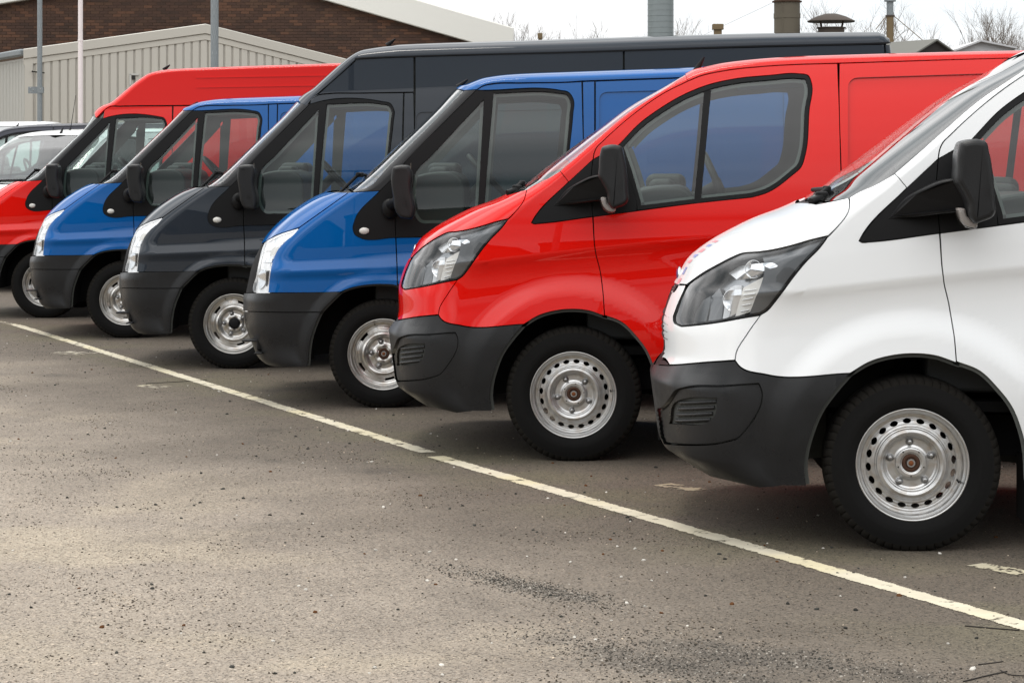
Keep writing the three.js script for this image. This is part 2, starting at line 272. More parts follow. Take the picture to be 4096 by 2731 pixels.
  const raw = new Skin(), flank = new Skin(), P = (x, y) => [x, y, x, y, W(x, y), ...sideN(x, y)], grid = xs.map(x => ys.map(y => P(x, y + shear(x))));
  for (let i = 0; i + 1 < xs.length; i++) for (let j = 0; j + 1 < ys.length; j++) raw.quad(grid[i][j], grid[i + 1][j], grid[i + 1][j + 1], grid[i][j + 1]);
  raw.cut(poly, { into: flank });
  for (const t of flank.t) s.tri(...t.map(v => at3(v.slice(2, 5), v.slice(5))));
  s.front = (y, z) => { let sum = 1e-30, x = 0; for (const g of G) for (const p of g) { if (p[0] > 0.3) continue; const w = Math.exp(-((p[1] - y) ** 2 + (p[2] - Math.abs(z)) ** 2 * 0.3) / 5e-4); sum += w; x += w * p[0]; } return x / sum; };   // how far forward the nose lies
  return s.index().layers();
}
// picture grids: the enlargements of the photo that outlines were read from
const zoomed = (x0, y0, k) => (x, y) => [x0 + x / k, y0 + y / k];
const pictures = { 'A1:': zoomed(1500, 200, 1.68), 'A2:': zoomed(1500, 850, 1.5221), 'A3:': zoomed(2500, 100, 1.4737), 'Z3:': zoomed(900, 100, 1.68), 'Z4:': zoomed(900, 750, 1.68), 'H3:': zoomed(900, 100, 1.68), 'HN:': (x, y) => [x, y], 'M1:': zoomed(0, 0, 1.68) };
const gridsA = { 'L:': (x, y) => viewA.draw(x, y, 0.93) }, gridsB = { 'L:': (x, y) => viewB.draw(x, y, 0.93) };
for (const k of ['A1:', 'A2:', 'A3:']) gridsA[k] = (x, y) => viewA.flat(...pictures[k](x, y));
for (const k of ['Z3:', 'Z4:', 'A1:']) gridsB[k] = (x, y) => viewB.flat(...pictures[k](x, y));
for (const [k, v] of [['H3:', viewHigh], ['HN:', viewHigh], ['M1:', viewMid]]) gridsB[k] = (x, y) => { const p = v.find(...pictures[k](x, y), 0.87); return viewB.draw(...p, 0.87); };
const inA = (g, z) => (x, y) => viewA.find(...pictures[g](x, y), z), inB = (g, z) => (x, y) => viewB.find(...pictures[g](x, y), z);   // straight to metres at a known z
function pairList(text, newer) { // "grid: Cx,Cy Dx,Dy n [z]" per line, "!" after n: a corner; z: how far out the outline lies
  return text.trim().split('\n').map(l => { const [g, c, d, n, z] = l.trim().split(/\s+/), q = t => t.split(',').map(Number), o = { n: parseFloat(n), sharp: n.endsWith('!') };
    if (g === 'L:') return { ...o, local: true, C: q(c), D: q(d) };
    return { ...o, z: z ? Number(z) : 0.42, pc: pictures[g](...q(c)), pd: pictures[g](...q(d)), view: g[0] === 'H' ? viewHigh : g[0] === 'M' ? viewMid : newer ? viewA : viewB }; });
}
// ---- the newer shape: wedge nose, long lamps, rising waist
const pairsA = pairList(`
A2: 330,1186 600,1206 2.4!
A2: 215,1122 560,1160 2.4
A2: 112,1058 530,1100 2.4!
A2: 92,1015 520,1040 2.4
A2: 80,930 510,940 2.4
A2: 62,800 515,850 2.4
A2: 52,718 520,760 2.4!
A2: 88,668 530,700 2.3!
A2: 112,612 550,620 2.3
A2: 108,480 590,500 2.3
A2: 124,400 630,420 2.3
A2: 152,325 670,340 2.3
A2: 182,272 720,270 2.3!
A1: 255,1292 770,1255 2.2
A1: 320,1232 830,1210 2.2
A1: 400,1177 890,1165 2.2
A1: 500,1122 960,1105 2.2
A1: 620,1065 1030,1040 2.2
A1: 760,1016 1120,962 2.2
A1: 880,962 1215,890 2.2!
A1: 1000,890 1300,815 2.2
A1: 1100,806 1385,745 2.2
A1: 1300,655 1500,640 2.2
A1: 1500,508 1632,520 2.2
A1: 1700,368 1790,390 2.3
A1: 1900,248 1952,283 2.5 0.7
A1: 2070,150 2100,208 2.7 0.7
A1: 2150,110 2180,180 2.9 0.7
A3: 480,230 470,296 3 0.7
A3: 600,206 600,266 3 0.7
A3: 800,184 800,241 3 0.7
A3: 1000,171 1000,228 3 0.7
A3: 1260,161 1260,219 3 0.7
A3: 2200,137 2200,192 3 0.7
L: 3.2,2.085 3.2,2.03 3
L: 3.75,2.07 3.70,2.015 3
L: 3.95,2.02 3.84,1.95 3.4
L: 4.03,1.8 3.90,1.78 4
L: 4.08,1.2 3.93,1.2 4
L: 4.09,0.7 3.94,0.7 4
L: 4.07,0.36 3.94,0.36 4`, true);
function WA(x, y) {
  const yr = y - 0.028 * x, hub = Math.hypot(x, y - 0.33), hub2 = Math.hypot(x - 2.93, y - 0.36);
  let w = 0.93 + 0.045 * smooth(0.2, 0.62, yr);
  const up = Math.max(0, yr - 0.98); w -= 0.038 * up + 0.145 * up * up;
  const d = (1.048 + 0.112 * x - 0.012 * x * x) - y;                   // below the flank's crease
  if (d > 0) w -= 0.034 * (1 - Math.exp(-d / 0.045)) * (1 - smooth(0.08, 0.44, d));
  w += 0.026 * (1 - smooth(0.50, 0.62, hub)) + 0.022 * (1 - smooth(0.50, 0.60, hub2));
  const f = Math.max(0, -0.15 - x); w -= 0.10 * f * f;
  return w;
}
function pressing(view, x0, x1, yb0, yb1, yt0, yt1, r) { // a rounded panel with sloping foot and head
  const P = [], c = (x, y, a0) => { for (let k = 0; k <= 5; k++) { const a = (a0 + k * 18) * Math.PI / 180; P.push([x + r * Math.cos(a), y + r * Math.sin(a)]); } }; c(x1 - r, yb1 + r, 270); c(x1 - r, yt1 - r, 0); c(x0 + r, yt0 - r, 90); c(x0 + r, yb0 + r, 180); const o = []; P.forEach((p, i) => { const q = P[(i + 1) % P.length], n = Math.max(1, Math.ceil(Math.hypot(q[0] - p[0], q[1] - p[1]) / 0.03)); for (let k = 0; k < n; k++) o.push(view.draw(lerp(p[0], q[0], k / n), lerp(p[1], q[1], k / n), 0.9)); }); return o;
}
function tilted(g, sx, sy) { // leans a small facet of a reflector
  g.computeBoundingBox(); const c = g.boundingBox.getCenter(new THREE.Vector3()), p = g.attributes.position; for (let i = 0; i < p.count; i++) p.setZ(i, p.getZ(i) + sx * (p.getX(i) - c.x) + sy * (p.getY(i) - c.y)); g.computeVertexNormals(); return g;
}
const archB = (cx, cy, r, a0, a1) => { let s = ''; for (let k = 0; k <= 10; k++) { const a = lerp(a0, a1, k / 10) * Math.PI / 180; s += ` ${(cx + r * Math.cos(a)).toFixed(4)},${(cy + r * Math.sin(a)).toFixed(4)}${k === 0 || k === 10 ? '!' : ''}`; } return s; };

function vanA() {
  const S = bodySkin(pairsA, WA, [[3.94, 0.30], [0.4, 0.27], [0.0, 0.26]], x => 1.048 + 0.112 * x - 0.012 * x * x, viewA);
  const O = t => outline(t, gridsA);
  const winOut = O('A1: 1640,640! A3: 100,572 200,500 350,412 500,353 650,320 850,300 1025,290 1080,300 1099,345 1085,500 1060,770 1040,830 980,888 840,985 750,1013! 400,1050 75,1090! A1: 1760,1020! 1702,820!');
  const winIn = inset(winOut, 0.02);
  const hood = O('A2: 120,300! 150,278 183,272 225,274! 280,218 340,174 400,139 440,121 500,114 560,104 640,84 740,54 812,37! A1: 940,1090 1000,1010 1021,936! 890,972! 820,900! 500,1000! 200,1200!');
  const lamp = O('A2: 165,440 176,398 200,330 228,277 283,222 342,178 402,143 442,125 500,118 560,108 640,88 740,58 808,41! 768,92 700,162 650,222 600,291 560,350 528,388 498,407! 430,419 300,446 182,466! 168,458');
  const fender = O('A1: 895,1138! 940,1090 1000,1010 1021,936! 1060,912 1150,868 1245,812! 1302,885! 1290,897 1058,1148 1052,1160 1066,1168 1100,1166 1463,1120! A2: 1345,250 1370,350 1388,480 1398,630! 1300,597 1200,588 1100,597 1000,625 905,680! 530,688 400,645 385,622! 390,590 440,500 502,408! 530,390 562,352 603,293 653,224 703,163 772,92 812,38!');
  const upper = O('A2: 225,274! 198,330 172,398 161,440 163,458 180,470! 300,450 430,423 502,410! 440,500 390,590 385,621! 250,635 138,654! 136,600 132,480 146,410 176,330 205,278!');
  const grille = O('A2: 205,278! 176,330 146,410 132,480 136,600 138,654! 20,668! 40,480! 90,300! 150,250!');
  const insert = O('A2: 124,802 140,768 172,753 330,740 488,729! 498,750 420,958 395,985 340,1005 112,1031! 92,985 84,930 104,860');
  const bumper = O('A2: 10,668! 138,656! 250,637 385,624! 400,647 530,690 905,680! 830,770 770,860 730,960 705,1060 700,1120 712,1216! 500,1222! 230,1160! 60,1090! 0,900!');
  const pillar = O('A1: 1245,812! 1330,740 1500,592 1700,425 1900,292 2088,166! 2104,206! 1950,283 1800,382 1650,502 1530,612 1490,652 1472,690 1464,735! 1302,885!');
  const screen = O('A1: 1021,936! 1060,912 1150,868 1245,812 1330,740 1500,592 1700,425 1900,292 2088,166! 2066,140! 1960,150! 1500,440! 1000,800! 900,900! 935,955!');
  const cowl = O('A1: 1021,936! 890,972! 830,950! 900,880! 935,955!');
  const roof = O('A1: 2088,166! 2104,206! A3: 440,300 600,265 800,243 1000,231 1262,223! 2200,195 L: 3.2,2.03 3.72,2.012 3.96,1.98! 4.15,1.98! 4.15,2.2! 2.0,2.2! 0.4,2.2! A1: 2066,140!');
  const triangle = O('A1: 1463,1118! 1100,1164 1066,1166 1054,1160 1060,1149 1290,899 1463,738! 1452,860 1455,1000!');
  const doorTri = O('A1: 1466,738! 1640,640! 1702,820! 1760,1020! 1760,1080! 1466,1120! 1458,1000 1454,860');
  const door = O('A1: 1466,737! 1474,690 1492,652 1532,612 1650,503 1800,384 1950,285 2104,209! A3: 440,303 600,268 800,246 1000,234 1255,227! 1262,400 1275,870! L: 1.352,0.30! 0.432,0.29! 0.424,0.39 0.402,0.477 0.365,0.564 0.313,0.632 0.243,0.70 0.157,0.7345! A2: 1388,480 1370,350 1345,250 A1: 1466,1120! 1760,1081! A3: 400,1052 750,1015! 840,987 980,890 1042,832 1062,770 1087,500 1101,345 1082,298 1025,287 850,297 650,317 500,350 350,409 200,497 100,569 A1: 1640,637!');
  const side = O('A3: 1265,226! 2200,197 L: 3.2,2.027 3.72,2.009 3.90,1.97! 3.93,1.6 3.945,1.2 3.945,0.34! 3.42,0.33!' + archB(2.93, 0.36, 0.45, -4, 184) + ' 1.36,0.30! A3: 1277,870! 1264,400');
  const press = pressing(viewA, 1.372, 2.372, 1.085, 1.11, 1.918, 1.945, 0.045);
  const press2 = pressing(viewA, 2.475, 3.70, 1.115, 1.14, 1.945, 1.955, 0.05);
  const tail = O('L: 3.905,1.972! 3.938,1.6 3.95,1.2 3.95,0.30! 4.3,0.30! 4.3,1.97!');
  const divider = O('A1: 2214,262! 2262,250! 2226,640 2190,1030! 2143,1036! 2182,640');
  const reflector = O('A2: 318,395 330,330 352,275 378,262 402,266 400,330 385,395 360,420 315,428!');
  const dome = O('A2: 350,200 400,160 470,147 525,152 555,175 520,192 430,225 370,235');
  const spark = O('A2: 505,170 560,165 575,178 540,192!');
  const fins = O('A2: 405,275! 505,225! 480,300! 440,395! 372,415! 392,330');
  const dark = O('A2: 512,120! 640,90! 740,60! 804,43! 700,160 600,290 528,386 498,404! 445,412! 480,310 510,220');
  const glassA = winIn;
  const g = {};
  const c = (name, poly, mat, o = {}, both = false) => { g[name] = { geo: S.cut(poly, { gap: 0.0024, rim: 0.02, ...o, both }), mat, flank: !both }; };
  c('bonnet', hood, 'body', { rim: 0.025 }, true); c('wing', fender, 'body'); c('bumper_cover', upper, 'body'); c('screen_pillar', pillar, 'body', { gap: 0.0012 }); c('roof', roof, 'body', { gap: 0.0012 }, true);
  c('door', door, 'body'); c('side_panel', side, 'body', { holes: [press, press2], rim: 0.012 });
  g.side_pressing = { geo: S.cut(press, { off: -0.011, gap: -0.004 }), mat: 'body', flank: true }; g.side_pressing_b = { geo: S.cut(press2, { off: -0.011, gap: -0.004 }), mat: 'body', flank: true, name: 'side_pressing' };
  c('rear_door', tail, 'body', {}, true);
  c('grille', grille, 'trim', { off: -0.006, under: O('A2: 20,668! 40,480! 90,300! 150,250! 270,274! 270,650!') }, true); c('front_bumper', bumper, 'plastic', { holes: [insert] }, true);
  c('fog_lamp_panel', insert, 'plastic', { off: -0.012, gap: 0.003, rim: 0.015 });
  c('windscreen', screen, 'screen', { off: -0.004, rim: 0, gap: 0.001 }, true); c('scuttle', cowl, 'trim', { off: -0.012 }, true);
  c('wing_trim', triangle, 'trim', { off: 0.004, gap: 0.001 }); c('mirror_base', doorTri, 'trim', { off: 0.003, gap: 0.001 });
  g.window_frame = { geo: S.cut(winOut, { off: 0.001, rim: 0.014, holes: [winIn] }), mat: 'rubber', flank: true };
  g.side_window = { geo: S.cut(glassA, { off: -0.009, gap: -0.004 }), mat: 'glass', flank: true };
  g.window_bar = { geo: S.cut(divider, { off: -0.004, rim: 0.008 }), mat: 'rubber', flank: true };
  g.headlight = { geo: S.cut(lamp, { off: 0.001, gap: 0.002, rim: 0.012 }), mat: 'lens', flank: true };
  g.lamp_housing = { geo: S.cut(lamp, { off: -0.065, gap: -0.004 }), mat: 'satin', flank: true, under: 'headlight' };
  const bowl = (x, y, r, dep, ax) => { const q = S.find(...gridsA['A2:'](x, y)), pts = []; for (let k = 0; k <= 10; k++) { const f = k / 10; pts.push([r * f, -dep + dep * f * f]); } pts.push([r * 1.06, 0.001], [r * 1.06, -0.012]); const G = lathe(pts, 28); G.applyQuaternion(new THREE.Quaternion().setFromUnitVectors(new THREE.Vector3(0, 0, 1), new THREE.Vector3(...ax).normalize())); return merge([G.translate(q[0] - q[3] * 0.03, q[1] - q[4] * 0.03, q[2] - q[5] * 0.03)]); };
  g.reflector = { geo: bowl(358, 338, 0.040, 0.035, [-0.5, 0.05, 0.86]), mat: 'chrome', flank: true, under: 'headlight' };
  g.reflector_b = { geo: bowl(452, 186, 0.034, 0.03, [-0.45, 0.1, 0.88]), mat: 'chrome', flank: true, under: 'headlight', name: 'reflector' };
  const facet = (k, t, sx, sy, off, mt = 'soft') => { g['facet' + k] = { geo: tilted(S.cut(O(t), { off, rim: 0.012 }), sx, sy), mat: mt, flank: true, under: 'headlight', name: 'reflector_facet' }; };
  facet(0, 'A2: 322,392! 330,330! 352,272! 372,262! 360,330! 345,415! 316,428!', 0.5, 0.1, -0.03); facet(1, 'A2: 374,262! 402,264! 398,340! 384,398! 350,416! 362,330!', -0.45, 0.25, -0.028);
  facet(2, 'A2: 352,206! 400,165! 450,150! 440,185! 380,236!', 0.4, -0.5, -0.028); facet(3, 'A2: 452,150! 520,150! 548,172! 500,200! 442,186!', -0.3, -0.35, -0.026); facet(4, 'A2: 384,238! 442,190! 498,203! 430,232!', 0.1, 0.7, -0.03);
  facet(5, 'A2: 200,395! 232,330! 262,300! 250,370! 236,430! 190,440!', 0.7, 0.2, -0.045, 'bezel'); facet(6, 'A2: 256,370! 268,300! 300,268! 312,300! 300,420! 244,430!', -0.5, -0.1, -0.045, 'bezel');
  g.bulb = { geo: merge([new THREE.SphereGeometry(0.011, 12, 8).translate(...(q => [q[0] - q[3] * 0.045, q[1] - q[4] * 0.045, q[2] - q[5] * 0.045])(S.find(...gridsA['A2:'](352, 345))))]), mat: 'clear', flank: true, under: 'headlight' };
  g.indicator = { geo: S.cut(fins, { off: -0.03, rim: 0.02 }), mat: 'clear', flank: true, under: 'headlight' };
  g.lamp_bezel = { geo: S.cut(dark, { off: -0.012, rim: 0.03 }), mat: 'bezel', flank: true, under: 'headlight' };
  g.lamp_bezel_b = { geo: S.cut(spark, { off: -0.008, rim: 0.01 }), mat: 'chrome', flank: true, under: 'headlight', name: 'lamp_accent' };
  const frame = inset(lamp, 0.009); g.lamp_frame = { geo: S.cut(lamp, { off: -0.004, rim: 0.03, holes: [frame] }), mat: 'trim', flank: true, under: 'headlight' };
  { // ribs inside the lamp and louvres of the fog lamp panel
    const rib = [], F1 = (x0, y0, x1, y1, off, hh, m) => { const a = gridsA['A2:'](x0, y0), b = gridsA['A2:'](x1, y1), A = S.find(...a), B = S.find(...b); if (!A || !B) return; rib.push(bar([A[0] + A[3] * off, A[1] + A[4] * off, A[2] + A[5] * off], [B[0] + B[3] * off, B[1] + B[4] * off, B[2] + B[5] * off], hh, 6)); };
    for (let k = 0; k < 5; k++) { const y = 282 + k * 26; F1(412 - k * 3, y + 6, 470 - k * 8, y, -0.026, 0.0022); }
    rib.splice(0).forEach((q, k) => { g['lamp_rib' + k] = { geo: merge([q]), mat: 'chrome', flank: true, under: 'headlight', name: 'lamp_rib' }; });
    const lou = O('A2: 140,822 160,812 291,801! 276,890 250,914 122,930!');
    g.fog_lamp_panel.geo = S.cut(insert, { off: -0.012, gap: 0.003, rim: 0.02, holes: [lou] });
    g.louvre_recess = { geo: S.cut(lou, { off: -0.04, gap: -0.003 }), mat: 'plastic', flank: true, under: 'fog_lamp_panel' };
    for (let k = 0; k < 4; k++) { const t = k / 3, F2 = [130 + (1 - t) * 8, 832 + k * 29, 286 - t * 24, 818 + k * 29]; { const q = []; for (let j = 0; j <= 7; j++) { const A = S.find(...gridsA['A2:'](lerp(F2[0], F2[2], j / 7), lerp(F2[1], F2[3], j / 7))); if (A) q.push(new THREE.Vector3(A[0] - A[3] * 0.022, A[1] - A[4] * 0.022, A[2] - A[5] * 0.022)); } rib.push(new THREE.TubeGeometry(new THREE.CatmullRomCurve3(q), 14, 0.0078, 7)); } g['louvre' + k] = { geo: merge(rib.splice(0)), mat: 'plastic', flank: true, under: 'fog_lamp_panel', name: 'louvre' }; }
  }
  // inner faces: a dark shell behind the panels, so that gaps read as gaps and the cab has a lining
  const shell = [], lining = []; for (const [p, h, l] of [[fender], [upper], [pillar, null, 1], [side], [door, null, 1], [triangle], [doorTri], [hood], [roof], [bumper], [grille], [tail], [winOut, [inset(winIn, 0.004)], 1]]) (l ? lining : shell).push(S.cut(p, { gap: -0.012, off: -0.024, holes: h || [] }));
  g.inner_shell = { geo: mergeGeometries(shell), mat: 'shell', flank: true };
  g.door_lining = { geo: mergeGeometries(lining), mat: 'lining', flank: true };
  return { S, g };
}

// ---- the older shape: upright lamps, deep black trim below the side window
const noseB = `
Z4: 240,1172 560,1200 2.4!
Z4: 190,1128 520,1150 2.4
Z4: 150,1030 480,1050 2.4
Z4: 112,930 450,940 2.4
Z4: 103,830 440,850 2.4
Z4: 103,745 430,750 2.4!
Z4: 110,710 430,705 2.3!
Z4: 122,645 430,650 2.2
Z4: 142,555 435,580 2.2
Z4: 172,470 450,500 2.2
Z4: 200,416 470,440 2.2!
Z4: 236,345 500,385 2.2
Z4: 300,268 550,325 2.2
Z4: 400,178 635,250 2.2
Z4: 500,108 725,180 2.2
Z4: 600,52 815,112 2.2
Z4: 690,20 905,45 2.2!
Z3: 820,1085 1010,1092 2.2
Z3: 955,982 1105,1010 2.2
Z3: 1100,845 1225,893 2.2
Z3: 1250,702 1370,746 2.2
Z3: 1400,560 1520,594 2.2
`;
const roofsB = {
  low: `Z3: 1540,420 1660,455 2.3
Z3: 1600,390 1712,418 2.6 0.7
Z3: 1660,367 1765,397 2.8 0.7
Z3: 1720,346 1820,390 3 0.7
Z3: 1800,331 1880,387 3 0.7
Z3: 1900,319 1960,385 3 0.7
Z3: 2100,308 2100,381 3 0.7
A1: 1700,118 1700,198 3 0.7
A1: 2100,103 2100,183 3 0.7
L: 2.6,2.137 2.6,2.04 3
L: 3.5,2.15 3.46,2.05 3
L: 3.72,2.14 3.66,2.04 3.2
L: 3.86,2.06 3.76,1.98 3.6
L: 3.92,1.7 3.80,1.7 4
L: 3.93,1.0 3.81,1.0 4
L: 3.92,0.42 3.81,0.42 4`,
  high: `H3: 495,482 596,500 2.3
H3: 560,420 640,448 2.4 0.7
H3: 640,350 705,390 2.5 0.7
H3: 760,246 800,302 2.6 0.7
H3: 840,190 868,240 2.7 0.7
H3: 900,160 915,224 2.9 0.7
H3: 960,146 980,221 3 0.7
H3: 1100,126 1110,214 3 0.7
H3: 1300,111 1300,208 3 0.7
H3: 2352,76 2352,180 3 0.7
HN: 3000,124 3000,184 3 0.7
HN: 3470,118 3460,174 3 0.7
HN: 3527,121 3512,174 3.2 0.7
HN: 3556,138 3530,190 3.4 0.7
HN: 3572,200 3545,230 3.8 0.7
HN: 3590,600 3555,600 4 0.7
HN: 3596,1000 3560,1000 4 0.7
HN: 3590,1240 3560,1240 4 0.7`,
  mid: `M1: 645,732 712,742 2.3
M1: 720,675 772,706 2.4 0.7
M1: 800,610 846,648 2.5 0.7
M1: 870,555 908,592 2.6 0.7
M1: 940,505 968,545 2.6 0.7
M1: 1000,478 1022,512 2.8 0.7
M1: 1100,460 1110,492 3 0.7
M1: 1260,450 1262,480 3 0.7
M1: 1700,434 1700,464 3 0.7
M1: 2280,415 2280,446 3 0.7
L: 3.4,2.51 3.4,2.44 3
L: 3.72,2.5 3.66,2.42 3.2
L: 3.86,2.42 3.76,2.34 3.6
L: 3.93,1.7 3.81,1.7 4
L: 3.94,1.0 3.82,1.0 4
L: 3.92,0.42 3.81,0.42 4`,
};
function vanB(kind) {
  const LWB = kind === 'high', rx = LWB ? 3.75 : 2.93, end = LWB ? 4.76 : 3.81;
  const W = (x, y) => {
    const yr = y - 0.026 * x, hub = Math.hypot(x, y - 0.32), hub2 = Math.hypot(x - rx, y - 0.34);
    let w = 0.925 + 0.03 * smooth(0.2, 0.6, yr);
    const up = Math.max(0, yr - 1.0), top = Math.max(0, yr - 2.0); w -= 0.032 * up + 0.088 * up * up - 0.16 * top - 0.09 * top * top;
    const y1 = 0.929 + 0.05 * x, y2 = 0.856 + 0.032 * x;               // the pressed step along the flank
    const on = smooth(-0.72, -0.56, x);
    w += (0.030 * Math.min(1, Math.max(0, (y1 - y) / (y1 - y2))) - 0.020 * smooth(0, 0.06, y2 - y) - 0.008 * smooth(0.06, 0.3, y2 - y)) * on;
    w += 0.026 * (1 - smooth(0.462, 0.535, hub)) + 0.024 * (1 - smooth(0.462, 0.53, hub2));
    const f = Math.max(0, -0.15 - x); w -= 0.11 * f * f;
    return w;
  };
  const S = bodySkin(pairList(noseB + roofsB[kind], false), W, [[end, 0.36], [0.42, 0.34], [-0.40, 0.30]], x => 0.929 + 0.045 * x, viewB);
  const O = t => outline(t, gridsB);
  const bonnet = O('Z4: 203,418! 245,378 262,368 330,326 430,289 500,266! 830,33! 690,30! 600,-60! 300,120! 140,330! 150,430!');
  const lamp = O('Z4: 492,276! 430,294 330,332 265,374 245,424 227,500 207,600 186,690 190,704! 284,707! 291,640 301,560 320,480 346,420 390,370 440,328');
  const wing = O('Z4: 500,268! 442,330 392,372 348,422 322,482 303,560 293,640 287,707! 420,707 600,706 775,702! 830,679 900,662 1000,651 1062,650 1130,654 1157,661! 1155,560 1146,336! 900,333 876,319 859,280 872,218 1040,21! 830,33!');
  const grille = O('Z4: 40,712! 110,711! 186,704! 205,600 225,500 243,424! 247,378! 203,418! 150,432! 60,600!');
  const bumperTop = O('Z4: 20,712! 110,712! 285,709 775,704! 705,772 642,836! 300,834 104,828! 10,826!');
  const bumper = O('Z4: 10,832! 104,832! 300,838 640,840! 602,930 576,1010 561,1100 553,1212! 400,1212! 200,1180! 40,1120!');
  const pillarB = O(kind === 'low' ? 'Z3: 868,1121! 1040,1113! 1122,1030 1210,920 1450,674 1688,436! 1608,440! 1340,710 1062,990 985,1074' : 'Z3: 868,1121! 1040,1113! 1122,1030 1210,920 1450,674 1665,458! 1595,452! 1340,710 1062,990 985,1074');
  const scrTop = kind === 'low' ? '1606,440! 1540,424! 1480,380!' : '1592,453! 1530,430! 1480,380!';
  const screen = O('Z3: 866,1121! 983,1076 1060,991 1338,711 ' + scrTop + ' 1200,640! 900,920! 780,1080! 838,1100!');
  const cowl = O('Z3: 1036,1115! 868,1121! 838,1100! 780,1070! 600,1060! 690,1124!');
  const wingTrim = O('Z3: 1042,1114! 872,1310 859,1370 876,1411 902,1427 1145,1428! 1138,1200 1132,1046! 1122,1033!');
  const topLine = kind === 'low' ? '1690,438! ' : '1668,460! ';
  const black = O('Z3: 1135,1046! 1212,921 1452,676 ' + topLine + '1740,441 2250,441 2306,454 2340,505 2336,600 2312,840 2290,1100 2272,1300 2250,1390 2200,1410 1400,1422 1148,1428! 1141,1200');
  const blackUp = '1740,441 2250,441 2306,454 2340,505 2336,600 2312,840 2290,1100 2272,1300 2250,1390 2200,1410';
  const quarter = O('Z3: 1262,1120 1278,1000 1400,866 1738,502! 1724,760 1694,1322! 1400,1330 1312,1324 1272,1270');
  const pane = O('Z3: 1806,458! 2236,458 2296,470 2320,512 2315,600 2294,840 2272,1100 2256,1322! 1738,1322! 1760,1000');
  const barB = O('Z3: 1752,446! 1800,446! 1752,1000 1732,1326! 1696,1326! 1724,800');
  const gutter = { low: 'Z3: 1690,437! 1738,410 1800,398 2000,392 2352,384 A1: 1390,213!', high: 'H3: 575,497! 622,473 690,464 900,460 1196,456!', mid: 'M1: 694,744! 728,720 800,717 1150,713!' }[kind];
  const door = O(gutter + ' L: 1.222,1.55 1.226,0.36! 0.44,0.35! 0.438,0.42 0.395,0.53 0.32,0.63 0.20,0.72 0.088,0.757! Z4: 1157,560 1148,337! Z3: 1400,1424! 2204,1412 2252,1392 2274,1300 2292,1100 2314,840 2338,600 2342,503 2308,451 2250,438 1740,438 ' + (kind === 'low' ? '1692,438!' : '1668,459!'));
  const g = {};
  const c = (name, poly, mat, o = {}, both = false) => { g[name] = { geo: S.cut(poly, { gap: 0.0026, rim: 0.02, ...o, both }), mat, flank: !both }; };
  c('bonnet', bonnet, 'body', {}, true); c('wing', wing, 'body'); c('grille', grille, 'under', { off: -0.004, under: O('Z4: 40,712! 60,600! 150,432! 203,418! 300,418! 300,706!') }, true); c('bumper_top', bumperTop, 'plastic', { gap: 0.001, off: 0.006, rim: 0.03 }, true);
  const eye = O('Z4: 205,1010 235,1000 262,1005 266,1060 250,1092 215,1098 196,1100!');
  c('front_bumper', bumper, 'plastic', { gap: 0.001, off: 0.001 }, true);
  c('screen_pillar', pillarB, 'pillar', { gap: 0.001 }); c('windscreen', screen, 'screen', { off: -0.004, rim: 0 }, true); c('scuttle', cowl, 'trim', { off: -0.015 }, true);
  c('wing_trim', wingTrim, 'trim', { off: 0.005, gap: 0.001 }); c('window_surround', black, 'trim', { off: 0.002, gap: 0.001, holes: [quarter, pane] });
  g.quarter_window = { geo: S.cut(quarter, { off: -0.01, gap: -0.003 }), mat: 'glass', flank: true }; g.side_window = { geo: S.cut(pane, { off: -0.012, gap: -0.003 }), mat: 'glass', flank: true };
  g.window_bar = { geo: S.cut(barB, { off: 0.003, rim: 0.01 }), mat: 'rubber', flank: true };
  c('door', door, 'body');
  const shells = [[wing], [bonnet], [grille], [bumperTop], [bumper], [wingTrim]], linings = [[pillarB], [door], [black, [inset(quarter, 0.006), inset(pane, 0.006)]]];
  // the load body
  const low = kind !== 'high' ? ' ' + end + ',0.40! ' + (rx + 0.48) + ',0.38!' + archB(rx, 0.34, 0.46, -3, 184) : ' 4.762,0.42! 4.25,0.40!' + archB(rx, 0.34, 0.46, -3, 184);
  if (kind === 'low') {
    const roof = O('Z3: 1606,438! 1690,433! 1738,404 1800,391 2000,386 2352,378 A1: 1390,206! 2100,182! L: 2.6,2.035 3.46,2.045 3.82,2.0! 4.1,2.0! 4.1,2.3! 0.35,2.3! Z3: 1480,360! 1540,424!'); c('roof', roof, 'body', { gap: 0.0015 }, true); shells.push([roof]);
    const post = O('A1: 1396,213! 1476,209! L: 1.290,1.2 1.292,0.36! 1.232,0.36! 1.228,1.2'); c('door_post', post, 'body'); shells.push([post]);
    const slide = O('A1: 1482,210! 2100,188! L: 2.52,2.03! 2.52,0.38! 1.298,0.37! 1.296,1.2'), p1 = pressing(viewB, 1.262 + 0.06, 2.445, 1.12, 1.14, 1.925, 1.955, 0.045);
    const quarterP = O('L: 2.528,2.03! 3.46,2.04 3.76,2.0! 3.80,1.7 3.815,1.0' + low + ' 2.528,0.38!'), p2 = pressing(viewB, 2.61, 3.57, 1.14, 1.16, 1.955, 1.965, 0.045);
    c('side_panel', slide, 'body', { holes: [p1], rim: 0.01 }); c('rear_quarter', quarterP, 'body', { holes: [p2], rim: 0.01 }); shells.push([slide], [quarterP]);
    g.side_pressing = { geo: S.cut(p1, { off: -0.009, gap: -0.004 }), mat: 'body', flank: true }; g.side_pressing_b = { geo: S.cut(p2, { off: -0.009, gap: -0.004 }), mat: 'body', flank: true, name: 'side_pressing' };
    const tail = O('L: 3.768,2.0! 3.808,1.7 3.82,1.0 3.82,0.38! 4.2,0.38! 4.2,2.0!'); c('rear_door', tail, 'body', {}, true); shells.push([tail]);
  } else if (kind === 'high') {
